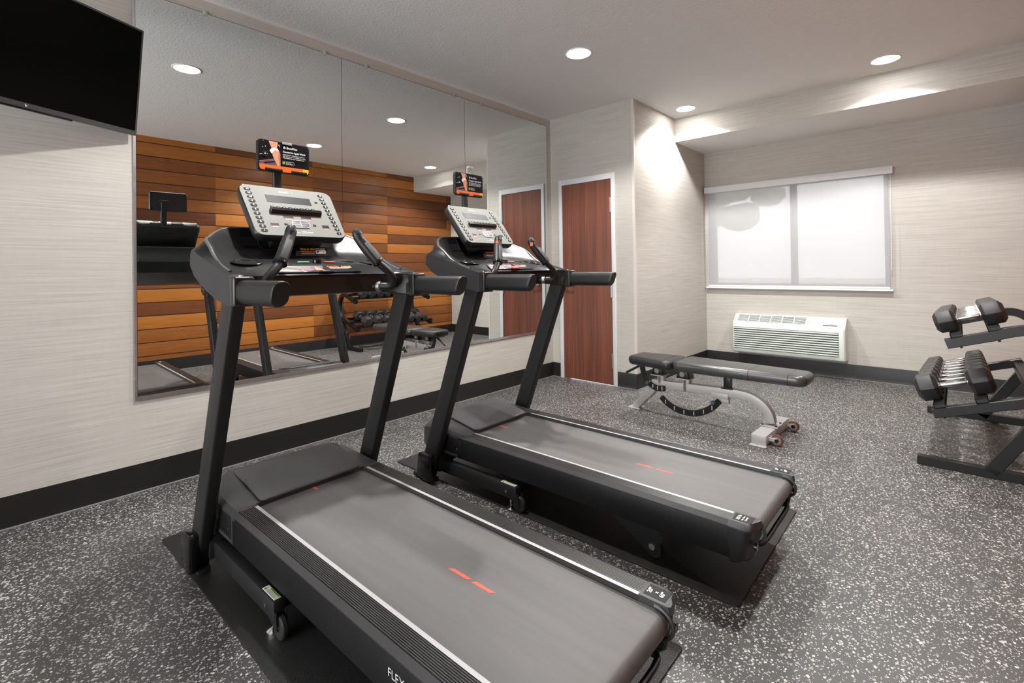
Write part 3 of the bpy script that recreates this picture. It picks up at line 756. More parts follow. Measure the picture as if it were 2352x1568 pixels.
    m = MB(); m.tube(smooth_path(full, 2), .0062, 0, 10); m.build('shroud_rim', 'lip', shr, 60)
    # glossy centre panel behind the console
    m = MB(); P = []
    pts = [(-.196, .999), (-.196, .05), (-.16, -.08), (-.11, -.12), (.11, -.12), (.16, -.08), (.196, .05), (.196, .999)]
    def bp(u, q, o):
        return (-.186 - .066 * q - .010 * math.sin(PI * max(0, min(1, q))) + o, u, 1.226 + .113 * q + o * .5)
    front = [bp(u, q, .006) for u, q in pts]; back = [bp(u, q, -.01) for u, q in pts]
    grid = []
    for i in range(9):
        q = -.12 + 1.12 * i / 8
        hw_ = .196 if q > .05 else .196 - (.05 - q) * .5
        grid.append([bp(-hw_ + 2 * hw_ * k / 8, q, .004) for k in range(9)])
    m.loft(grid, 0, None, False, False); m.tube([bp(-.14, .98, .006), bp(-.135, .3, .006), bp(-.11, .12, .007), (-.20, 0, 1.262), bp(.11, .12, .007), bp(.135, .3, .006), bp(.14, .98, .006)], .002, 1, 6)
    m.build('centre_panel', ['gloss', 'black'], shr)
    # cup holders
    for s in (-1, 1):
        X = frame((-.0, s * .262, 1.1925), (1, 0, -.18), (0, 1, 0))
        m = MB(); m.lathe([(.053, 0), (.050, .004), (.043, .0035), (.041, .0005), (.041, -.002), (.0001, -.002)], (0, 0, 0), (0, 0, 1), 0, 32, X)
        m.lathe([(.040, -.0015), (.0001, -.0015), (.0001, -.0005), (.040, -.0005)], (0, 0, 0), (0, 0, 1), 1, 32, X)
        m.build('cup_holder', ['shroud', 'gloss'], shr)
    # tray controls
    XT = frame((.045, 0, 1.1845), (0, 1, 0), (-.982, 0, .180))   # x: across, y: toward the front
    m = MB(); m.lathe([(.0001, 0), (.0175, 0), (.0175, .013), (.0155, .016), (.0001, .016)], (.006, .035, 0), (0, 0, 1), 0, 28, XT); m.build('speed_dial', 'gloss', shr)
    m = MB(); m.prism(rrect(.048, .014, .006, 4, -.05, .037), 2, 0, .004, 0, XT, .0015); m.build('start_button', 'green', shr)
    m = MB(); m.prism(rrect(.048, .014, .006, 4, .062, .037), 2, 0, .004, 0, XT, .0015); m.build('stop_button', 'rbtn', shr)
    m = MB(); m.prism(rrect(.05, .022, .004, 3, .165, .075), 2, 0, .002, 0, XT); m.prism(rrect(.022, .012, .003, 3, .168, .055), 2, 0, .003, 0, XT); m.build('phone_slot', 'gloss', shr)
    # standing sign behind the dial
    XS = frame((-.145, .0685, 1.233), (0, 1, 0), (-.3, 0, .95))
    m = MB(); m.prism([(-.080, -.012), (-.072, .026), (-.066, .030), (.058, .030), (.064, .027), (.086, -.012)], 2, -.004, 0, 0, XS)
    m.text('Move to what', .0115, XS @ Matrix.Translation((-.055, .021, .0004)), 1, 'LEFT', .03); m.text('matters to you', .0115, XS @ Matrix.Translation((-.055, .010, .0004)), 2, 'LEFT', .03)
    m.box(-.053, .005, -.0015, .0005, 0, .0006, 3, XS); m.box(.012, .056, .0215, .0245, 0, .0006, 3, XS)
    m.prism(rrect(.047, .018, .003, 3, .036, .009), 2, 0, .0005, 3, XS)
    m.prism(rrect(.008, .010, .001, 2, .021, .009), 2, 0, .0008, 4, XS); m.lathe([(.0045, 0), (.0045, .0008)], (.035, .009, 0), (0, 0, 1), 5, 14, XS); m.prism(rrect(.009, .009, .002, 2, .050, .009), 2, 0, .0008, 6, XS)
    m.build('sign_card', ['gloss', 'amber', 'orange', 'white', 'pgrey', 'steel', 'skin'], shr)
    # sticker on the sloping lip
    XL = frame((.0945, 0, 1.1505), (0, 1, 0), (-.842, 0, .539))
    m = MB(); m.box(-.19, .16, .002, .050, -.001, .0012, 0, XL)
    m.add([(-.19, .004, .0014), (-.08, .002, .0014), (-.0, .03, .0014), (.005, .048, .0014), (-.175, .048, .0014)], [(0, 1, 2, 3, 4)], 6, XL)
    for poly, c in (([(-.18, .040), (-.10, .034), (-.05, .036), (-.045, .040), (-.10, .042), (-.17, .047)], 1), ([(-.188, .018), (-.15, .022), (-.11, .016), (-.09, .010), (-.13, .008), (-.185, .010)], 1), ([(-.10, .030), (-.06, .026), (-.045, .020), (-.07, .020), (-.11, .026)], 2),
                    ([(-.03, .046), (-.012, .030), (.006, .014), (-.035, .014)], 2), ([(-.17, .004), (-.10, .004), (-.085, .009), (-.15, .008)], 5), ([(-.092, .018), (-.088, .018), (-.078, .004), (-.082, .004)], 3)):
        m.add([(a, b2, .0018) for a, b2 in poly], [tuple(range(len(poly)))], c, XL)
    m.text('Quick Dial', .012, XL @ Matrix.Translation((.022, .041, .0016)), 4, 'LEFT', .03); m.text('Controls', .012, XL @ Matrix.Translation((.084, .041, .0016)), 7, 'LEFT', .03)
    m.box(.028, .128, .0315, .0335, 0, .0017, 3, XL); m.box(.03, .115, .0265, .0285, 0, .0017, 3, XL)
    m.prism([(-.03, .0), (-.014, .012), (.02, .012), (.036, .0)], 2, 0, .003, 8, XL)
    m.build('dial_sticker', ['poster', 'skin', 'skin2', 'white', 'orange', 'pgrey', 'pgrey', 'amber', 'gloss'], shr)
    if not near:
        m = MB(); m.prism(rrect(.052, .018, .008, 4, .0, .006), 2, .003, .012, 0, XL, .002)
        key = m.build('safety_key', 'red', shr); key['label'] = 'red safety key'
        m = MB(); m.tube(smooth_path([XL @ Vector(p) for p in ((.0, .015, .012), (-.03, .04, .02), (-.06, .055, .02), (-.05, .085, .006), (-.09, .1, .006), (-.15, .09, .005), (-.17, .075, .006), (-.2, .085, .005))], 5), .0016, 0, 6)
        m.build('safety_cord', 'rubber', shr)
        m = MB()
    else:
        m = MB(); m.prism(rrect(.034, .012, .005, 4, .003, .005), 2, .002, .006, 0, XL, .001); m.build('key_slot', 'black', shr)
        m = MB(); m.box(-.105, -.085, -.385, -.375, 1.098, 1.118, 0, None, .002); m.tube(smooth_path([(-.085, -.384, 1.10), (-.06, -.388, 1.085), (-.05, -.388, 1.075), (-.065, -.388, 1.08), (-.085, -.386, 1.095)], 4), .0015, 0, 6); m.build('cord_clip', 'rubber', shr)
    # hand rails
    for s in (-1, 1):
        pr = rrect(.054, .078, .026, 6)
        m = MB(); m.box(.195, .236, min(s * .322, s * .388), max(s * .322, s * .388), 1.043, 1.1415, 0, None, .008, 3); 
        m.loft([[(v + (p[1]) * .35 * (0 if v < .3 else 1), s * .3545 + p[0] * e, 1.0905 + p[1] * e) for p in pr] for v, e in ((.225, 1.), (.245, 1.0), (.485, 1.), (.493, .985))], 1)
        hr = bb(m, 'hand_rail', ['shroud', 'grip'], ang=40)
        m = MB(); m.loft([[(v + p[1] * .35, s * .3545 + p[0] * e, 1.0905 + p[1] * e) for p in pr] for v, e in ((.492, 1.0), (.501, .99), (.505, .93))], 0); m.build('rail_end', 'black', hr, 40)
        # stub pole with sensor grip
        path = smooth_path([(.085, s * .225, 1.087), (.12, s * .246, 1.087), (.147, s * .264, 1.088), (.165, s * .267, 1.105), (.171, s * .256, 1.133), (.166, s * .232, 1.160), (.154, s * .206, 1.185)], 6)
        m = MB(); m.tube(path, .0165, 0, 14); m.lathe([(.021, 0), (.023, .004), (.023, .016), (.019, .02)], (.098, s * .232, 1.087), (.035, s * .021, 0), 1, 20)
        pole = bb(m, 'pulse_pole', ['black', 'steel'])
        g = [(.154, s * .206, 1.183), (.139, s * .189, 1.212), (.120, s * .168, 1.250), (.106, s * .152, 1.278), (.1, s * .144, 1.293), (.097, s * .1395, 1.308), (.092, s * .137, 1.322)]
        m = MB(); m.tube(g, [.0225, .0235, .0235, .0215, .0205, .0215, .0155], 0, 18); m.tube([(.153, s * .205, 1.1845), (.150, s * .201, 1.191)], .0255, 1, 18); m.sphere((.0935, s * .138, 1.314), .0185, 0, 8)
        gp = m.build('pulse_grip', ['black', 'gloss'], pole, 40)
        m = MB()
        d_ = (Vector(g[3]) - Vector(g[0])).normalized(); n_ = Vector((.8, 0, .35)); n_ = (n_ - d_ * n_.dot(d_)).normalized()
        XG = Matrix(((d_.x, d_.cross(n_).x * -1, n_.x, 0), (d_.y, d_.cross(n_).y * -1, n_.y, 0), (d_.z, d_.cross(n_).z * -1, n_.z, 0), (0, 0, 0, 1))); XG.translation = (Vector(g[0]) + Vector(g[3])) / 2
        m.box(-.045, .042, -.013, .013, .0205, .0242, 0, XG, .003); m.build('sensor_plate', 'pad', pole)
        m = MB(); XG.translation = Vector(g[5]) + n_ * .012; m.box(-.012, .018, -.009, .009, .0, .010, 0, XG, .004); m.build('thumb_switch', 'chamfer', pole)
        if not near:
            m = MB(); c0 = Vector(g[4]) + Vector((.012, -.0195, 0)); XG = frame(c0, (.8, .25, .2), (-.15, .1, .95)); m.box(-.008, .008, -.010, .010, 0, .0025, 0, XG)
            m.text('R' if s == 1 else 'L', .012, XG @ Matrix.Translation((0, 0, .0027)), 1, 'CENTER', .02)
            q = m.build('side_sticker', ['orange', 'black'], pole); q['label'] = 'orange sticker'
    # console display panel
    up_ = Vector((-.1775, 0, .225)).normalized(); XC = frame((-.0775, 0, 1.301), (0, 1, 0), up_)
    def outline(w0, w1, h, r, e=0.):
        pts = []
        for sx, yy, a0, ww in ((1, h - e, 0, w1), (-1, h - e, 90, w1), (-1, e, 180, w0), (1, e, 270, w0)):
            for k in range(7):
                a = math.radians(a0 + 15 * k)
                pts.append((sx * (ww - e - r) + r * math.cos(a), (yy - r if a0 < 180 else yy + r) + r * math.sin(a)))
        return pts
    o0, o1 = outline(.196, .203, .2885, .036), outline(.196, .203, .2885, .034, .003)
    m = MB(); m.loft([[(p[0] * .9, p[1] * .9 + .014, -.052) for p in o0], [(p[0] * .98, p[1] * .98 + .003, -.04) for p in o0], [(p[0], p[1], -.028) for p in o0], [(p[0], p[1], -.006) for p in o0], [(p[0], p[1], -.002) for p in o1]], 0, XC)
    m.box(-.11, .11, .02, .12, -.11, -.045, 0, XC, .012); m.prism([(-.07, .27), (-.045, .215), (.045, .215), (.07, .27)], 2, -.058, -.046, 1, XC)
    for sx in (-1, 1): m.lathe([(.004, -.054), (.004, -.051)], (sx * .16, .25, 0), (0, 0, 1), 1, 10, XC)
    con = bb(m, 'console', ['black', 'side'], ang=40)
    m = MB(); m.loft([[(p[0], p[1], -.0025) for p in o1], [(p[0], p[1], .0006) for p in o1]], 0, XC); m.build('console_face', 'console', con)
    for a_, b2 in ((-.18, -.09), (.09, .18), (-.055, .02)):
        m = MB(); m.box(a_, b2, .287, .2892, -.02, -.004, 0, XC); m.build('top_trim', 'chrome', con)
    m = MB(); m.prism([(-.106, .192), (.0885, .191), (.0885, .2325), (-.106, .235)], 2, .0004, .0014, 0, XC)
    for k in range(26):
        x_, y_ = -.10 + random.random() * .18, .196 + random.random() * .033; m.box(x_, x_ + random.uniform(.001, .006), y_, y_ + .0006, .0013, .0015, 1, XC)
    m.build('display', ['screen', 'chamfer'], con)
    m = MB(); m.loft([[(p[0], p[1], q) for p in rrect(.222, .026 if q < .012 else .014, .0055, 4, .001, .137 if q < .012 else .140)] for q in (.0004, .008, .017)], 0, XC); m.build('media_ledge', 'gloss', con)
    def key(x_, y_, w_, h_, txt, name, tm='white'):
        m = MB(); m.prism(rrect(w_, h_, min(w_, h_) * .42, 4, x_, y_), 2, .0004, .0022, 0, XC, .0006, 1)
        if txt: m.text(txt, h_ * .72, XC @ Matrix.Translation((x_, y_, .0026)), 1, 'CENTER', .03)
        m.build(name, ['key', tm], con)
    for k, tx in enumerate(('15', '12', '10', '9', '7', '6', '5', '4', '3', '2', '1')): key(-.1705 + .0112 * k / 10, .2588 - .2324 * k / 10, .0262, .0165, tx, 'incline_key')
    for k, tx in enumerate(('12', '10', '9', '8', '7', '6', '5', '4', '3', '2', '1')): key(.1479 + .0159 * k / 10, .2592 - .2318 * k / 10, .0225, .0165, tx, 'speed_key')
    for k in range(8): key(-.0928 + .1763 * k / 7, .1632, .0185, .0115, '---', 'program_key')
    key(-.0606, .0674, .016, .0115, '---', 'fan_key'); key(.0625, .0683, .0145, .0115, '-', 'fan_key'); key(.1147, .2124, .014, .009, '-', 'select_key')
    for x0_, x1_, y0_, y1_ in ((-.1256, -.0921, .056, .0700), (-.0618, -.0186, .103, .1180), (.0152, .0591, .104, .1185), (.0958, .1279, .055, .072)):
        m = MB(); m.box(x0_, x1_, y0_, y1_, .0004, .0014, 0, XC); m.box(x0_, x1_, y0_ - .002, y0_, .0004, .0014, 1, XC); m.box(x0_ + .005, x1_ - .005, y0_ - .0065, y0_ - .0045, .0004, .0011, 2, XC); m.build('readout_window', ['led', 'red', 'white'], con)
    m = MB(); m.loft([[(p[0], p[1], q) for p in rrect(.078 - e, .043 - e, .0195 - e / 2.2, 5, .002, .0692)] for e, q in ((0, .0004), (0, .004), (.005, .004), (.006, .001))], 0, XC)
    m.prism(rrect(.072, .037, .0165, 5, .002, .0692), 2, .0004, .0012, 1, XC)
    for k in range(6): m.box(-.033, .037, .0545 + k * .0055, .0565 + k * .0055, .001, .0032, 0, XC)
    m.box(.0005, .0035, .051, .0875, .001, .0036, 0, XC); m.build('fan_vent', ['steel', 'gloss'], con)
    m = MB(); m.text('BowFlex', .0098, XC @ Matrix.Translation((-.033, .259, .0009)), 0, 'LEFT', .03); m.lathe([(.0034, .0006), (.0034, .0012)], (-.0385, .259, 0), (0, 0, 1), 0, 14, XC); m.box(.012, .02, .2585, .2595, .0006, .001, 0, XC)
    m.prism(rrect(.022, .014, .003, 3, .004, .0247), 2, .0005, .0009, 0, XC); m.prism(rrect(.020, .012, .0025, 3, .004, .0247), 2, .0007, .0011, 1, XC); m.text('((o))', .006, XC @ Matrix.Translation((.004, .0247, .0013)), 0, 'CENTER', .03)
    m.box(-.034, -.014, .0228, .0243, .0005, .001, 0, XC); m.lathe([(.0032, .0006), (.0032, .0012)], (.0225, .0245, 0), (0, 0, 1), 0, 12, XC); m.box(.0275, .043, .0255, .027, .0005, .001, 0, XC); m.box(.0275, .043, .0215, .023, .0005, .001, 0, XC)
    m.build('console_lettering', ['white', 'console'], con)
    # tablet holder
    path = smooth_path([(-.262, -.028, 1.47), (-.276, -.028, 1.50), (-.280, -.028, 1.53), (-.283, -.028, 1.58), (-.288, -.028, 1.63), (-.297, -.028, 1.665)], 5)
    m = MB(); m.tube(path, 1, 0, 12, None, rrect(.038, .022, .008, 3)); m.box(-.31, -.275, -.055, -.001, 1.655, 1.675, 0, None, .006)
    post = bb(m, 'holder_post', 'black', ang=40)
    XH = frame((-.268, 0, 1.6655), (0, 1, 0), (0, 0, 1))
    m = MB(); o_ = rrect(.231, .139, .016, 5)
    m.loft([[(p[0] * .95, p[1] * .93, -.024) for p in o_], [(p[0], p[1], -.016) for p in o_], [(p[0], p[1], -.004) for p in o_], [(p[0] * .99, p[1] * .985, 0) for p in o_]], 0, XH)
    for x_ in (-.1, .1):
        for y_ in (-.055, .055): m.lathe([(.005, -.0255), (.005, -.0235)], (x_, y_, 0), (0, 0, 1), 1, 10, XH)
    hol = bb(m, 'tablet_holder', ['black', 'gloss'], ang=40)
    # poster card clipped in the holder
    m = MB(); Z = [.0008]
    def poly(pts, c, d=.0004):
        Z[0] += .00012; m.add([(a, b2 - 1.6655, Z[0]) for a, b2 in pts], [tuple(range(len(pts)))], c, XH)
    poly([(p[0], p[1] + 1.6655) for p in rrect(.219, .130, .013, 5)], 0)
    poly([(-.1085, 1.637), (-.045, 1.655), (-.018, 1.663), (-.018, 1.626), (-.1085, 1.626)], 4)
    poly([(-.1085, 1.6375), (-.045, 1.6555), (-.045, 1.6535), (-.1085, 1.6355)], 3)
    poly([(-.09, 1.634), (-.03, 1.648), (-.03, 1.643), (-.085, 1.63)], 0)
    poly([(-.0693, 1.7305), (-.0292, 1.7305), (-.032, 1.7077), (-.0335, 1.70), (-.0560, 1.70)], 1)
    poly([(-.0530, 1.685), (-.0275, 1.6965), (-.0186, 1.6805), (-.0186, 1.6257), (-.0327, 1.6257), (-.0427, 1.6472), (-.0525, 1.668)], 1)
    poly([(-.0260, 1.690), (-.0186, 1.6805), (-.0186, 1.6257), (-.0225, 1.6257), (-.028, 1.66)], 2)
    poly([(-.0656, 1.6881), (-.0572, 1.6998), (-.0404, 1.7045), (-.0304, 1.7011), (-.0237, 1.6901), (-.0406, 1.6924), (-.0524, 1.6818), (-.0549, 1.6745)], 5)
    for x_, y_, r_ in ((-.094, 1.7, .002), (-.083, 1.704, .0022), (-.092, 1.728, .0015), (-.025, 1.718, .0025), (-.022, 1.712, .002), (-.075, 1.672, .0016)):
        poly([(x_ + r_ * math.cos(a), y_ + r_ * math.sin(a)) for a in [2 * PI * k / 8 for k in range(8)]], 5)
    poly([(p[0], p[1]) for p in rrect(.018, .019, .003, 3, -.085, 1.672)], 4); poly([(p[0], p[1]) for p in rrect(.016, .017, .0025, 3, -.085, 1.672)], 0)
    m.text('H', .010, XH @ Matrix.Translation((-.085, 1.672 - 1.6655, Z[0] + .0004)), 5, 'CENTER', .03)
    poly([(-.108, 1.667), (-.097, 1.669), (-.097, 1.667), (-.108, 1.665)], 5)
    for k in range(12):
        c = 6 if k < 6 else (3 if k < 0 else 6)
    nseg = 8
    def rb(x_): return 1.6005 if abs(x_) < .0965 else 1.6005 + .013 * (1 - math.sqrt(max(0, 1 - ((abs(x_) - .0965) / .013) ** 2)))
    for k in range(nseg):
        a, b2 = -.1093 + .2186 * k / nseg, -.1093 + .2186 * (k + 1) / nseg
        poly([(a, 1.6252), (b2, 1.6252), (b2, rb(b2)), (b2 - .005, rb(b2 - .005)), (a + .005, rb(a + .005)), (a, rb(a))], 6 if k < 5 else (7 if k > 6 else 8))
    tz = Z[0] + .0004
    def tx(s_, x_, y_, sz, bold=.02, c=5, sx=1.): m.text(s_, sz, XH @ Matrix.Translation((x_, y_ - 1.6655, tz)), c, 'LEFT', bold, .0001, sx)
    tx('BowFlex', .008, .7101, .0145, .015) if False else tx('BowFlex', .0075, 1.7101, .0140, .02)
    poly([(-.0015 + .0055 * math.cos(a), 1.7101 + .0055 * math.sin(a)) for a in [2 * PI * k / 14 for k in range(14)]], 5)
    poly([(-.0005 + .0028 * math.cos(a), 1.7095 + .0024 * math.sin(a)) for a in [2 * PI * k / 10 for k in range(10)]], 0)
    tx('Connect to Apple Watch', -.0088, 1.6918, .0105, .03, 5, .95)
    tx('Apple GymKit technology provides an', -.0088, 1.6793, .0066, .015, 5, .97); tx('easy, secure way to connect your Apple', -.0088, 1.6718, .0066, .015, 5, .97); tx('Watch and keep your metrics in sync.', -.0088, 1.6645, .0066, .015, 5, .97)
    poly([(p[0], p[1]) for p in rrect(.052, .0155, .003, 3, .0155, 1.642)], 5); poly([(p[0], p[1]) for p in rrect(.0505, .014, .0026, 3, .0155, 1.642)], 0)
    poly([(-.0035 + .0046 * math.cos(a), 1.642 + .0046 * math.sin(a)) for a in [2 * PI * k / 14 for k in range(14)]], 9)
    tz = Z[0] + .0004
    tx('Connects to', .0045, 1.6455, .0045, .01); tx('Apple Watch', .0045, 1.6395, .0058, .025)
    m.box(-.05, .06, -.0485, -.0465, .0022, .0029, 5, XH)
    m.build('poster_card', ['poster', 'skin', 'skin2', 'coral', 'pgrey', 'white', 'orange', 'amber', 'orange', 'lime'], hol)
    m = MB(); m.box(-.086, -.0115, -.066, -.0545, .001, .010, 0, XH, .002); m.box(.0283, .0997, -.066, -.0545, .001, .010, 0, XH, .002); m.build('holder_ledge', 'black', hol)
    m = MB(); zt = .0695 if near else .112
    m.box(-.010, .032, zt - .006, zt, -.012, .006, 0, XH, .001); m.box(-.010, .032, zt - .010, zt - .002, .004, .006, 0, XH, .0005, 1)
    if not near:
        m.box(-.010, -.003, .060, zt, -.012, -.008, 0, XH); m.box(.013, .020, .060, zt, -.012, -.008, 0, XH); m.box(-.01, .02, .085, .09, -.012, -.008, 0, XH)
    m.build('holder_clip', 'silver', hol)
    return T
treadmill((1.2619, -3.232), .0166, 'near treadmill with no safety key, closest to the camera', True)
treadmill((1.3018, -2.1444), .0124, 'far treadmill with a red safety key, toward the brown door', False)

def gym_mat(pos, rz, x0, x1, y0, y1, label):
    m = MB(); m.prism(rrect(x1 - x0, y1 - y0, .012, 4, (x0 + x1) / 2, (y0 + y1) / 2), 2, 0, .0062, 0, None, .0018, 2)
    o = m.build('treadmill_mat', 'mat', None, 35); o.location = (*pos, 0); o.rotation_euler = (0, 0, rz)
    tag(o, label, 'mat', 'rubber mats under the treadmills')
gym_mat((1.2619, -3.232), .0166, -.612, 1.337, -.392, .474, 'black rubber mat lying under the near treadmill')
gym_mat((1.3018, -2.1444), .0124, -.60, 1.352, -.318, .541, 'black rubber mat lying under the far treadmill')

# ------------------------------------------------------------------ weight bench
BY = -.53
wb = thing('weight_bench', 'silver framed adjustable weight bench with black vinyl pads', 'weight bench', (1.9, BY, 0), math.radians(-1.4))
ox = 1.9
def P(x, z, y=0.): return (x - ox, y, z)
sq = rrect(.058, .062, .006, 2)
m = MB()
path = [P(1.405, .226)] + [P(1.95, .246)] + smooth_path([P(2.06, .247), P(2.14, .236), P(2.21, .20), P(2.255, .145), P(2.270, .085)], 5)
m.tube(path, 1, 0, 8, None, sq, (0, 0, 1)); m.box(1.878 - ox, 1.998 - ox, -.036, .036, .198, .236, 0, None, .003)
fr_ = m.build('main_beam', 'pewter', wb, 30)
m = MB(); m.tube([P(1.247, .008), P(1.452, .235)], 1, 0, 8, None, rrect(.062, .055, .006, 2)); m.tube([P(1.345, .118), P(1.41, .19)], 1, 0, 8, None, rrect(.072, .066, .006, 2))
m.box(1.195 - ox, 1.30 - ox, -.05, .05, 0, .008, 0, None, .002); m.build('front_leg', 'pewter', wb, 30)
m = MB(); m.box(2.222 - ox, 2.312 - ox, -.258, .258, .006, .068, 0, None, .004); 
for s in (-1, 1): m.box(2.216 - ox, 2.318 - ox, s * .272 - .018, s * .272 + .018, 0, .007, 0, None, .002); m.disc(P(2.262, .0068, s * .275), (0, 0, 1), .004, .001, 1, 10)
m.build('base_foot', ['pewter', 'gloss'], wb)
m = MB(); m.box(2.215 - ox, 2.325 - ox, -.062, .062, .068, .078, 0, None, .002)
for x_ in (2.228, 2.312):
    for y_ in (-.05, .05): m.lathe([(.0075, 0), (.0075, .006), (.0001, .006)], P(x_, .078, y_), (0, 0, 1), 1, 10)
m.build('flange_plate', ['pewter', 'gloss'], wb)
for s in (-1, 1):
    yy = s * .19
    m = MB()
    for q in (-1, 1): m.box(2.31 - ox, 2.362 - ox, yy + q * .0175 - .002, yy + q * .0175 + .002, .028, .052, 0, None, .0015, 1)
    ck = m.build('caster_bracket', 'pewter', wb)
    m = MB(); m.lathe([(.0335, -.011), (.036, -.007), (.036, .007), (.0335, .011)], P(2.357, .0362, yy), (0, 1, 0), 0, 30); m.lathe([(.026, -.0125), (.026, .0125)], P(2.357, .0362, yy), (0, 1, 0), 1, 24); m.lathe([(.010, -.024), (.012, -.021), (.012, .021), (.010, .024)], P(2.357, .0362, yy), (0, 1, 0), 2, 14)
    m.build('caster', ['wheel', 'greyrub', 'gloss'], ck)
def pad(name, secs, z0, z1, r=.028):
    rings = []
    for x, hw_, e in secs:
        hz = (z1 - z0) / 2 * e; rings.append([(x - ox, p[0], (z0 + z1) / 2 + p[1]) for p in rrect(2 * hw_, 2 * hz, min(r, hz * .92), 5)])
    m = MB(); m.loft(rings, 0)
    return m
m = pad('', [(1.238, .085, .5), (1.243, .098, .75), (1.255, .112, .93), (1.28, .124, 1), (1.40, .142, 1), (1.54, .162, 1), (1.585, .163, 1), (1.605, .158, .94), (1.618, .146, .75), (1.622, .132, .5)], .372, .443)
s_ = m.build('seat_pad', 'vinyl', wb, 50)
m = MB(); m.tube([(1.552 - ox, p[0] * 1.003, .4075 + p[1] * 1.003) for p in rrect(.322, .071, .028, 6)], .0012, 0, 5, None, None, (1, 0, 0)); m.build('seam', 'gloss', s_)
m = pad('', [(1.634, .128, .5), (1.640, .144, .75), (1.655, .158, .94), (1.68, .164, 1), (2.05, .146, 1), (2.165, .140, 1), (2.405, .128, 1), (2.45, .126, 1), (2.48, .118, .95), (2.50, .104, .8), (2.508, .085, .5)], .374, .448)
b_ = m.build('back_pad', 'vinylsheen', wb, 50)
for x, hw_ in ((2.168, .140), (2.405, .128)):
    m = MB(); m.tube([(x - ox, p[0] * 1.003, .411 + p[1] * 1.003) for p in rrect(2 * hw_, .074, .028, 6)], .0012, 0, 5, None, None, (1, 0, 0)); m.build('seam', 'gloss', b_)
def hinge(x, xb, name, ln):
    m = MB(); m.prism([(x - .048 - ox, .305), (x + .05 - ox, .305), (x + .032 - ox, .372), (x - .03 - ox, .372)], 1, -.05, .05, 0, None, .003)
    h = m.build(name, 'arc', wb)
    m = MB()
    for s in (-1, 1): m.lathe([(.0001, 0), (.0225, 0), (.0225, .004), (.019, .007), (.0001, .007)], (x - .0 - ox, s * .050, .338), (0, s, 0), 0, 22)
    m.build('hinge_cap', 'steel', h)
    m = MB(); m.box(x - .055 - ox, x + .055 - ox, -.055, .055, .296, .305, 0, None, .002); m.box(x - .01 - ox, x + .042 - ox, -.027, .027, .255, .298, 0, None, .003); m.build('hinge_plate', 'pewter', h)
    m = MB(); m.tube([(x + .012 - ox, -.046, .296), (x + .012 - ox, -.046, .30 - ln)], .006, 0, 10); m.build('pull_pin', 'steel', h)
hinge(1.462, 0, 'seat_hinge', .055); hinge(1.668, 0, 'back_hinge', .095)
def arcplate(name, pts, wdt, slots, y0=-.040, th=.008):
    m = MB(); C_ = smooth_path([P(a, z) for a, z in pts], 6); L_, R_ = [], []
    for i, p in enumerate(C_):
        t_ = (C_[min(i + 1, len(C_) - 1)] - C_[max(i - 1, 0)]).normalized(); n_ = Vector((-t_.z, 0, t_.x))
        e = 1 if 0 < i < len(C_) - 1 else .55
        L_.append(p + n_ * wdt / 2 * e); R_.append(p - n_ * wdt / 2 * e)
    rings = [[(a.x, y0, a.z), (b2.x, y0, b2.z), (b2.x, y0 + th, b2.z), (a.x, y0 + th, a.z)] for a, b2 in zip(L_, R_)]
    m.loft(rings, 0); o = m.build(name, 'arc', wb)
    m = MB()
    for a, z in slots:
        m.box(a - ox - .0045, a - ox + .0045, y0 - .0012, y0 + .002, z - .015, z + .015, 0, None, .003)
    m.build('adjustment_slot', 'pewter', o)
arcplate('back_arc', [(1.490, .138), (1.528, .103), (1.597, .067), (1.673, .053), (1.749, .056), (1.822, .082), (1.887, .126), (1.94, .185)], .046, [(1.526, .104), (1.597, .067), (1.673, .053), (1.749, .056), (1.822, .083), (1.885, .122)])
arcplate('seat_arc', [(1.33, .372), (1.335, .32), (1.362, .255), (1.405, .216), (1.46, .198), (1.525, .206)], .044, [(1.42, .21), (1.46, .198), (1.498, .201)])
m = MB(); m.box(1.962 - ox, 2.012 - ox, -.02, .02, .27, .375, 0, None, .003); m.box(1.945 - ox, 2.03 - ox, -.03, .03, .27, .278, 0, None, .002); m.build('back_support_post', 'arc', wb)
m = MB(); m.box(1.895 - ox, 2.0 - ox, -.028, .010, .165, .205, 0, None, .008); m.build('pin_bracket', 'pewter', wb)
for x, z in ((1.905, .17), (1.392, .238)):
    m = MB(); m.lathe([(.010, 0), (.010, .018), (.006, .02), (.006, .028)], P(x, z, -.035), (0, -1, 0), 0, 14); k_ = m.build('pop_pin', 'chrome', wb)
    m = MB(); m.lathe([(.010, .026), (.016, .03), (.017, .04), (.012, .05), (.0001, .052)], P(x, z, -.035), (0, -1, 0), 0, 18); m.build('pin_knob', 'blueknob', k_)
m = MB(); m.tube([P(1.175, .281, -.02), P(1.285, .345, -.02), P(1.34, .365, -.02)], .010, 0, 10); m.box(1.27 - ox, 1.42 - ox, -.06, .06, .362, .374, 0, None, .002); m.build('seat_lever', 'arc', wb)

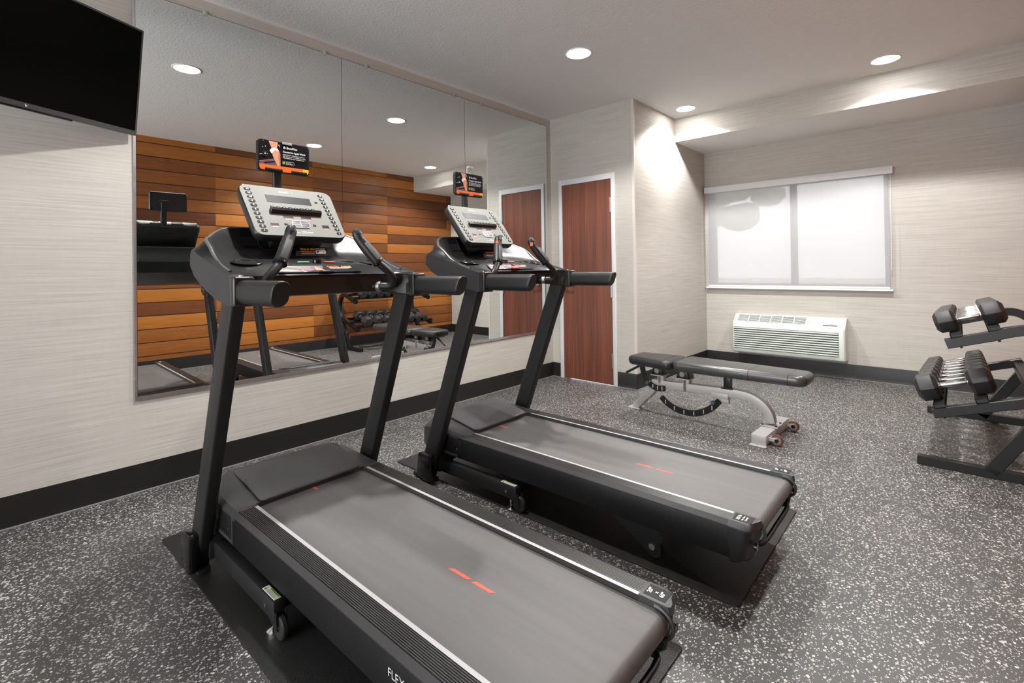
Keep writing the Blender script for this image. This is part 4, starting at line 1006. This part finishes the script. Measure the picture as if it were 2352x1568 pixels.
# ------------------------------------------------------------------ dumbbell rack and dumbbells
YN, YF = -.50, .795
rk = thing('dumbbell_rack', 'black two tier steel dumbbell rack at the right edge', 'dumbbell rack', (3.35, (YN + YF) / 2, 0))
rx, ry = 3.35, (YN + YF) / 2
for yy in (YN, YF):
    def Q(x, z): return (x - rx, yy - ry, z)
    m = MB(); m.box(3.03 - rx, 3.66 - rx, yy - ry - .025, yy - ry + .025, 0, .05, 0, None, .002)
    m.tube([Q(3.335, .03), Q(3.56, .40)], 1, 0, 8, None, rrect(.05, .058, .003, 1)); m.tube([Q(3.33, .05), Q(3.37, .05)], .02, 0, 8)
    arm = smooth_path([Q(3.56, .40), Q(3.605, .50), Q(3.628, .60), Q(3.618, .69), Q(3.575, .765), Q(3.50, .80), Q(3.42, .785), Q(3.36, .762)], 5) + [Vector(Q(3.166, .700))]
    m.tube(arm, 1, 0, 8, None, rrect(.05, .054, .003, 1), (1, 0, 0))
    m.tube([Q(3.105, .302), Q(3.55, .449)], 1, 0, 8, None, rrect(.05, .052, .003, 1))
    m.build('side_frame', 'rack', rk, 22)
def rail(x, z, slope, name):
    a = math.atan(slope); X = Matrix.Translation((x - rx, 0, z)) @ Matrix.Rotation(-a, 4, 'Y')
    m = MB(); hy = (YF - YN) / 2 + .028; m.box(-.026, .026, -hy, hy, 0, .004, 0, X); m.box(-.026, .026, -hy, hy, .022, .026, 0, X); m.box(-.026, -.022, -hy, hy, 0, .026, 0, X)
    m.box(-.025, .025, -hy, -hy + .003, .001, .024, 1, X); m.box(-.025, .025, hy - .003, hy, .001, .024, 1, X)
    m.lathe([(.006, -.062), (.006, .0)], (0, -hy + .03, 0), (0, 0, 1), 0, 10, X)
    m.build(name, ['rack', 'side'], rk)
for x, z, n_ in ((3.137, .339, 'lower_rail'), (3.31, .396, 'lower_rail'), (3.212, .741, 'upper_rail'), (3.362, .789, 'upper_rail')): rail(x, z, .33 if n_[0] == 'l' else .305, n_)
m = MB(); m.box(3.50 - rx, 3.55 - rx, YN - ry, YF - ry, .40, .45, 0, None, .002); m.build('rear_crossbar', 'rack', rk)

def make_dumbbell(label, group, sc, ln):
    t = thing('dumbbell', label, 'dumbbell', (0, 0, 0), 0, group)
    R_ = .0795 * sc; hl = ln / 2; hd_ = .105 * (.55 + .45 * sc)
    for s in (-1, 1):
        rings = []
        for d_, e in ((hl, .66), (hl - .020 * sc, 1.), (hl - hd_ + .018 * sc, 1.), (hl - hd_, .72)):
            rings.append([(s * d_, R_ * e * math.cos(PI / 6 + PI / 3 * k - PI / 6), R_ * e * math.sin(PI / 3 * k)) for k in range(6)])
        m = MB(); m.loft(rings, 0); m.bevel(.0025, 2); m.build('weight_head', 'hex', t, 25)
    m = MB(); g = hl - hd_
    m.lathe([(.017, -g - .005), (.0175, -g + .006), (.0135, -g + .010), (.0155, -g * .5), (.0172, 0), (.0155, g * .5), (.0135, g - .010), (.0175, g - .006), (.017, g + .005)], (0, 0, 0), (1, 0, 0), 0, 20)
    m.build('handle', 'chrome', t)
    return t
def place(t, x, y, z, slope): t.location = (x, y, z); t.rotation_euler = (0, -math.atan(slope), 0)
ordn = ['first', 'second', 'third', 'fourth', 'fifth', 'sixth', 'seventh', 'eighth']
lower_y = [-.385, -.216, -.054, .099, .245, .383, .515, .640]
for k, y in enumerate(lower_y):
    sc = 1.03 - .32 * k / 7
    lb = 'black hex dumbbell on the lower rack tier, ' + ('nearest the camera' if k == 0 else 'farthest from the camera' if k == 7 else ordn[k] + ' from the near end')
    t = make_dumbbell(lb, 'hex dumbbells on the lower rack tier', sc, .345 - .03 * k / 7)
    off = .027 + .0689 * sc
    place(t, 3.222 - off * .313, y, .3675 + off * .95, .33)
upper_y = [-.40, -.259, -.121, .013, .143, .269, .391]
for k, y in enumerate(upper_y):
    sc = .87 - .16 * k / 6
    lb = 'small black hex dumbbell on the upper rack tier, ' + ('nearest the camera' if k == 0 else 'farthest from the camera' if k == 6 else ordn[k] + ' from the near end')
    t = make_dumbbell(lb, 'small hex dumbbells on the upper rack tier', sc, .305 - .02 * k / 6)
    off = .027 + .0689 * sc
    place(t, 3.287 - off * .292, y, .765 + off * .956, .305)

# ------------------------------------------------------------------ world, camera, view
wo = bpy.data.worlds.new('overcast_sky'); SC.world = wo; wo.use_nodes = True
bg = wo.node_tree.nodes['Background']; bg.inputs['Color'].default_value = (.97, .985, 1, 1); bg.inputs['Strength'].default_value = 9.0
cd = bpy.data.cameras.new('camera'); co = bpy.data.objects.new('camera', cd); COL.objects.link(co); SC.camera = co
cd.sensor_fit = 'HORIZONTAL'; cd.sensor_width = 36.; F_PX = 1124.2748
cd.lens = F_PX * 36. / 2352; cd.shift_x = 0.; cd.shift_y = (606.654 - 784.) / 2352 * 1.0
cd.clip_start = .02
yaw, pitch, roll = .7389, .0081, -.0135
Fw = Vector((-math.sin(yaw), math.cos(yaw), 0)); Rt = Vector((math.cos(yaw), math.sin(yaw), 0)); Up = Vector((0, 0, 1))
Fw, Up = Fw * math.cos(pitch) + Up * math.sin(pitch), Up * math.cos(pitch) - Fw * math.sin(pitch)
Rt, Up = Rt * math.cos(roll) + Up * math.sin(roll), Up * math.cos(roll) - Rt * math.sin(roll)
co.matrix_world = Matrix(((Rt.x, Up.x, -Fw.x, 3.222), (Rt.y, Up.y, -Fw.y, -4.1745), (Rt.z, Up.z, -Fw.z, 1.157), (0, 0, 0, 1)))
vs = SC.view_settings; vs.view_transform = 'Standard'; vs.look = 'None'; vs.gamma = 1; vs.exposure = 0.42; vs.use_curve_mapping = False
SC.display_settings.display_device = 'sRGB'
cy = SC.cycles; cy.use_denoising = True; cy.max_bounces = 10; cy.diffuse_bounces = 5; cy.glossy_bounces = 5; cy.transparent_max_bounces = 12; cy.transmission_bounces = 6; cy.sample_clamp_indirect = 4.; cy.caustics_reflective = False; cy.caustics_refractive = False
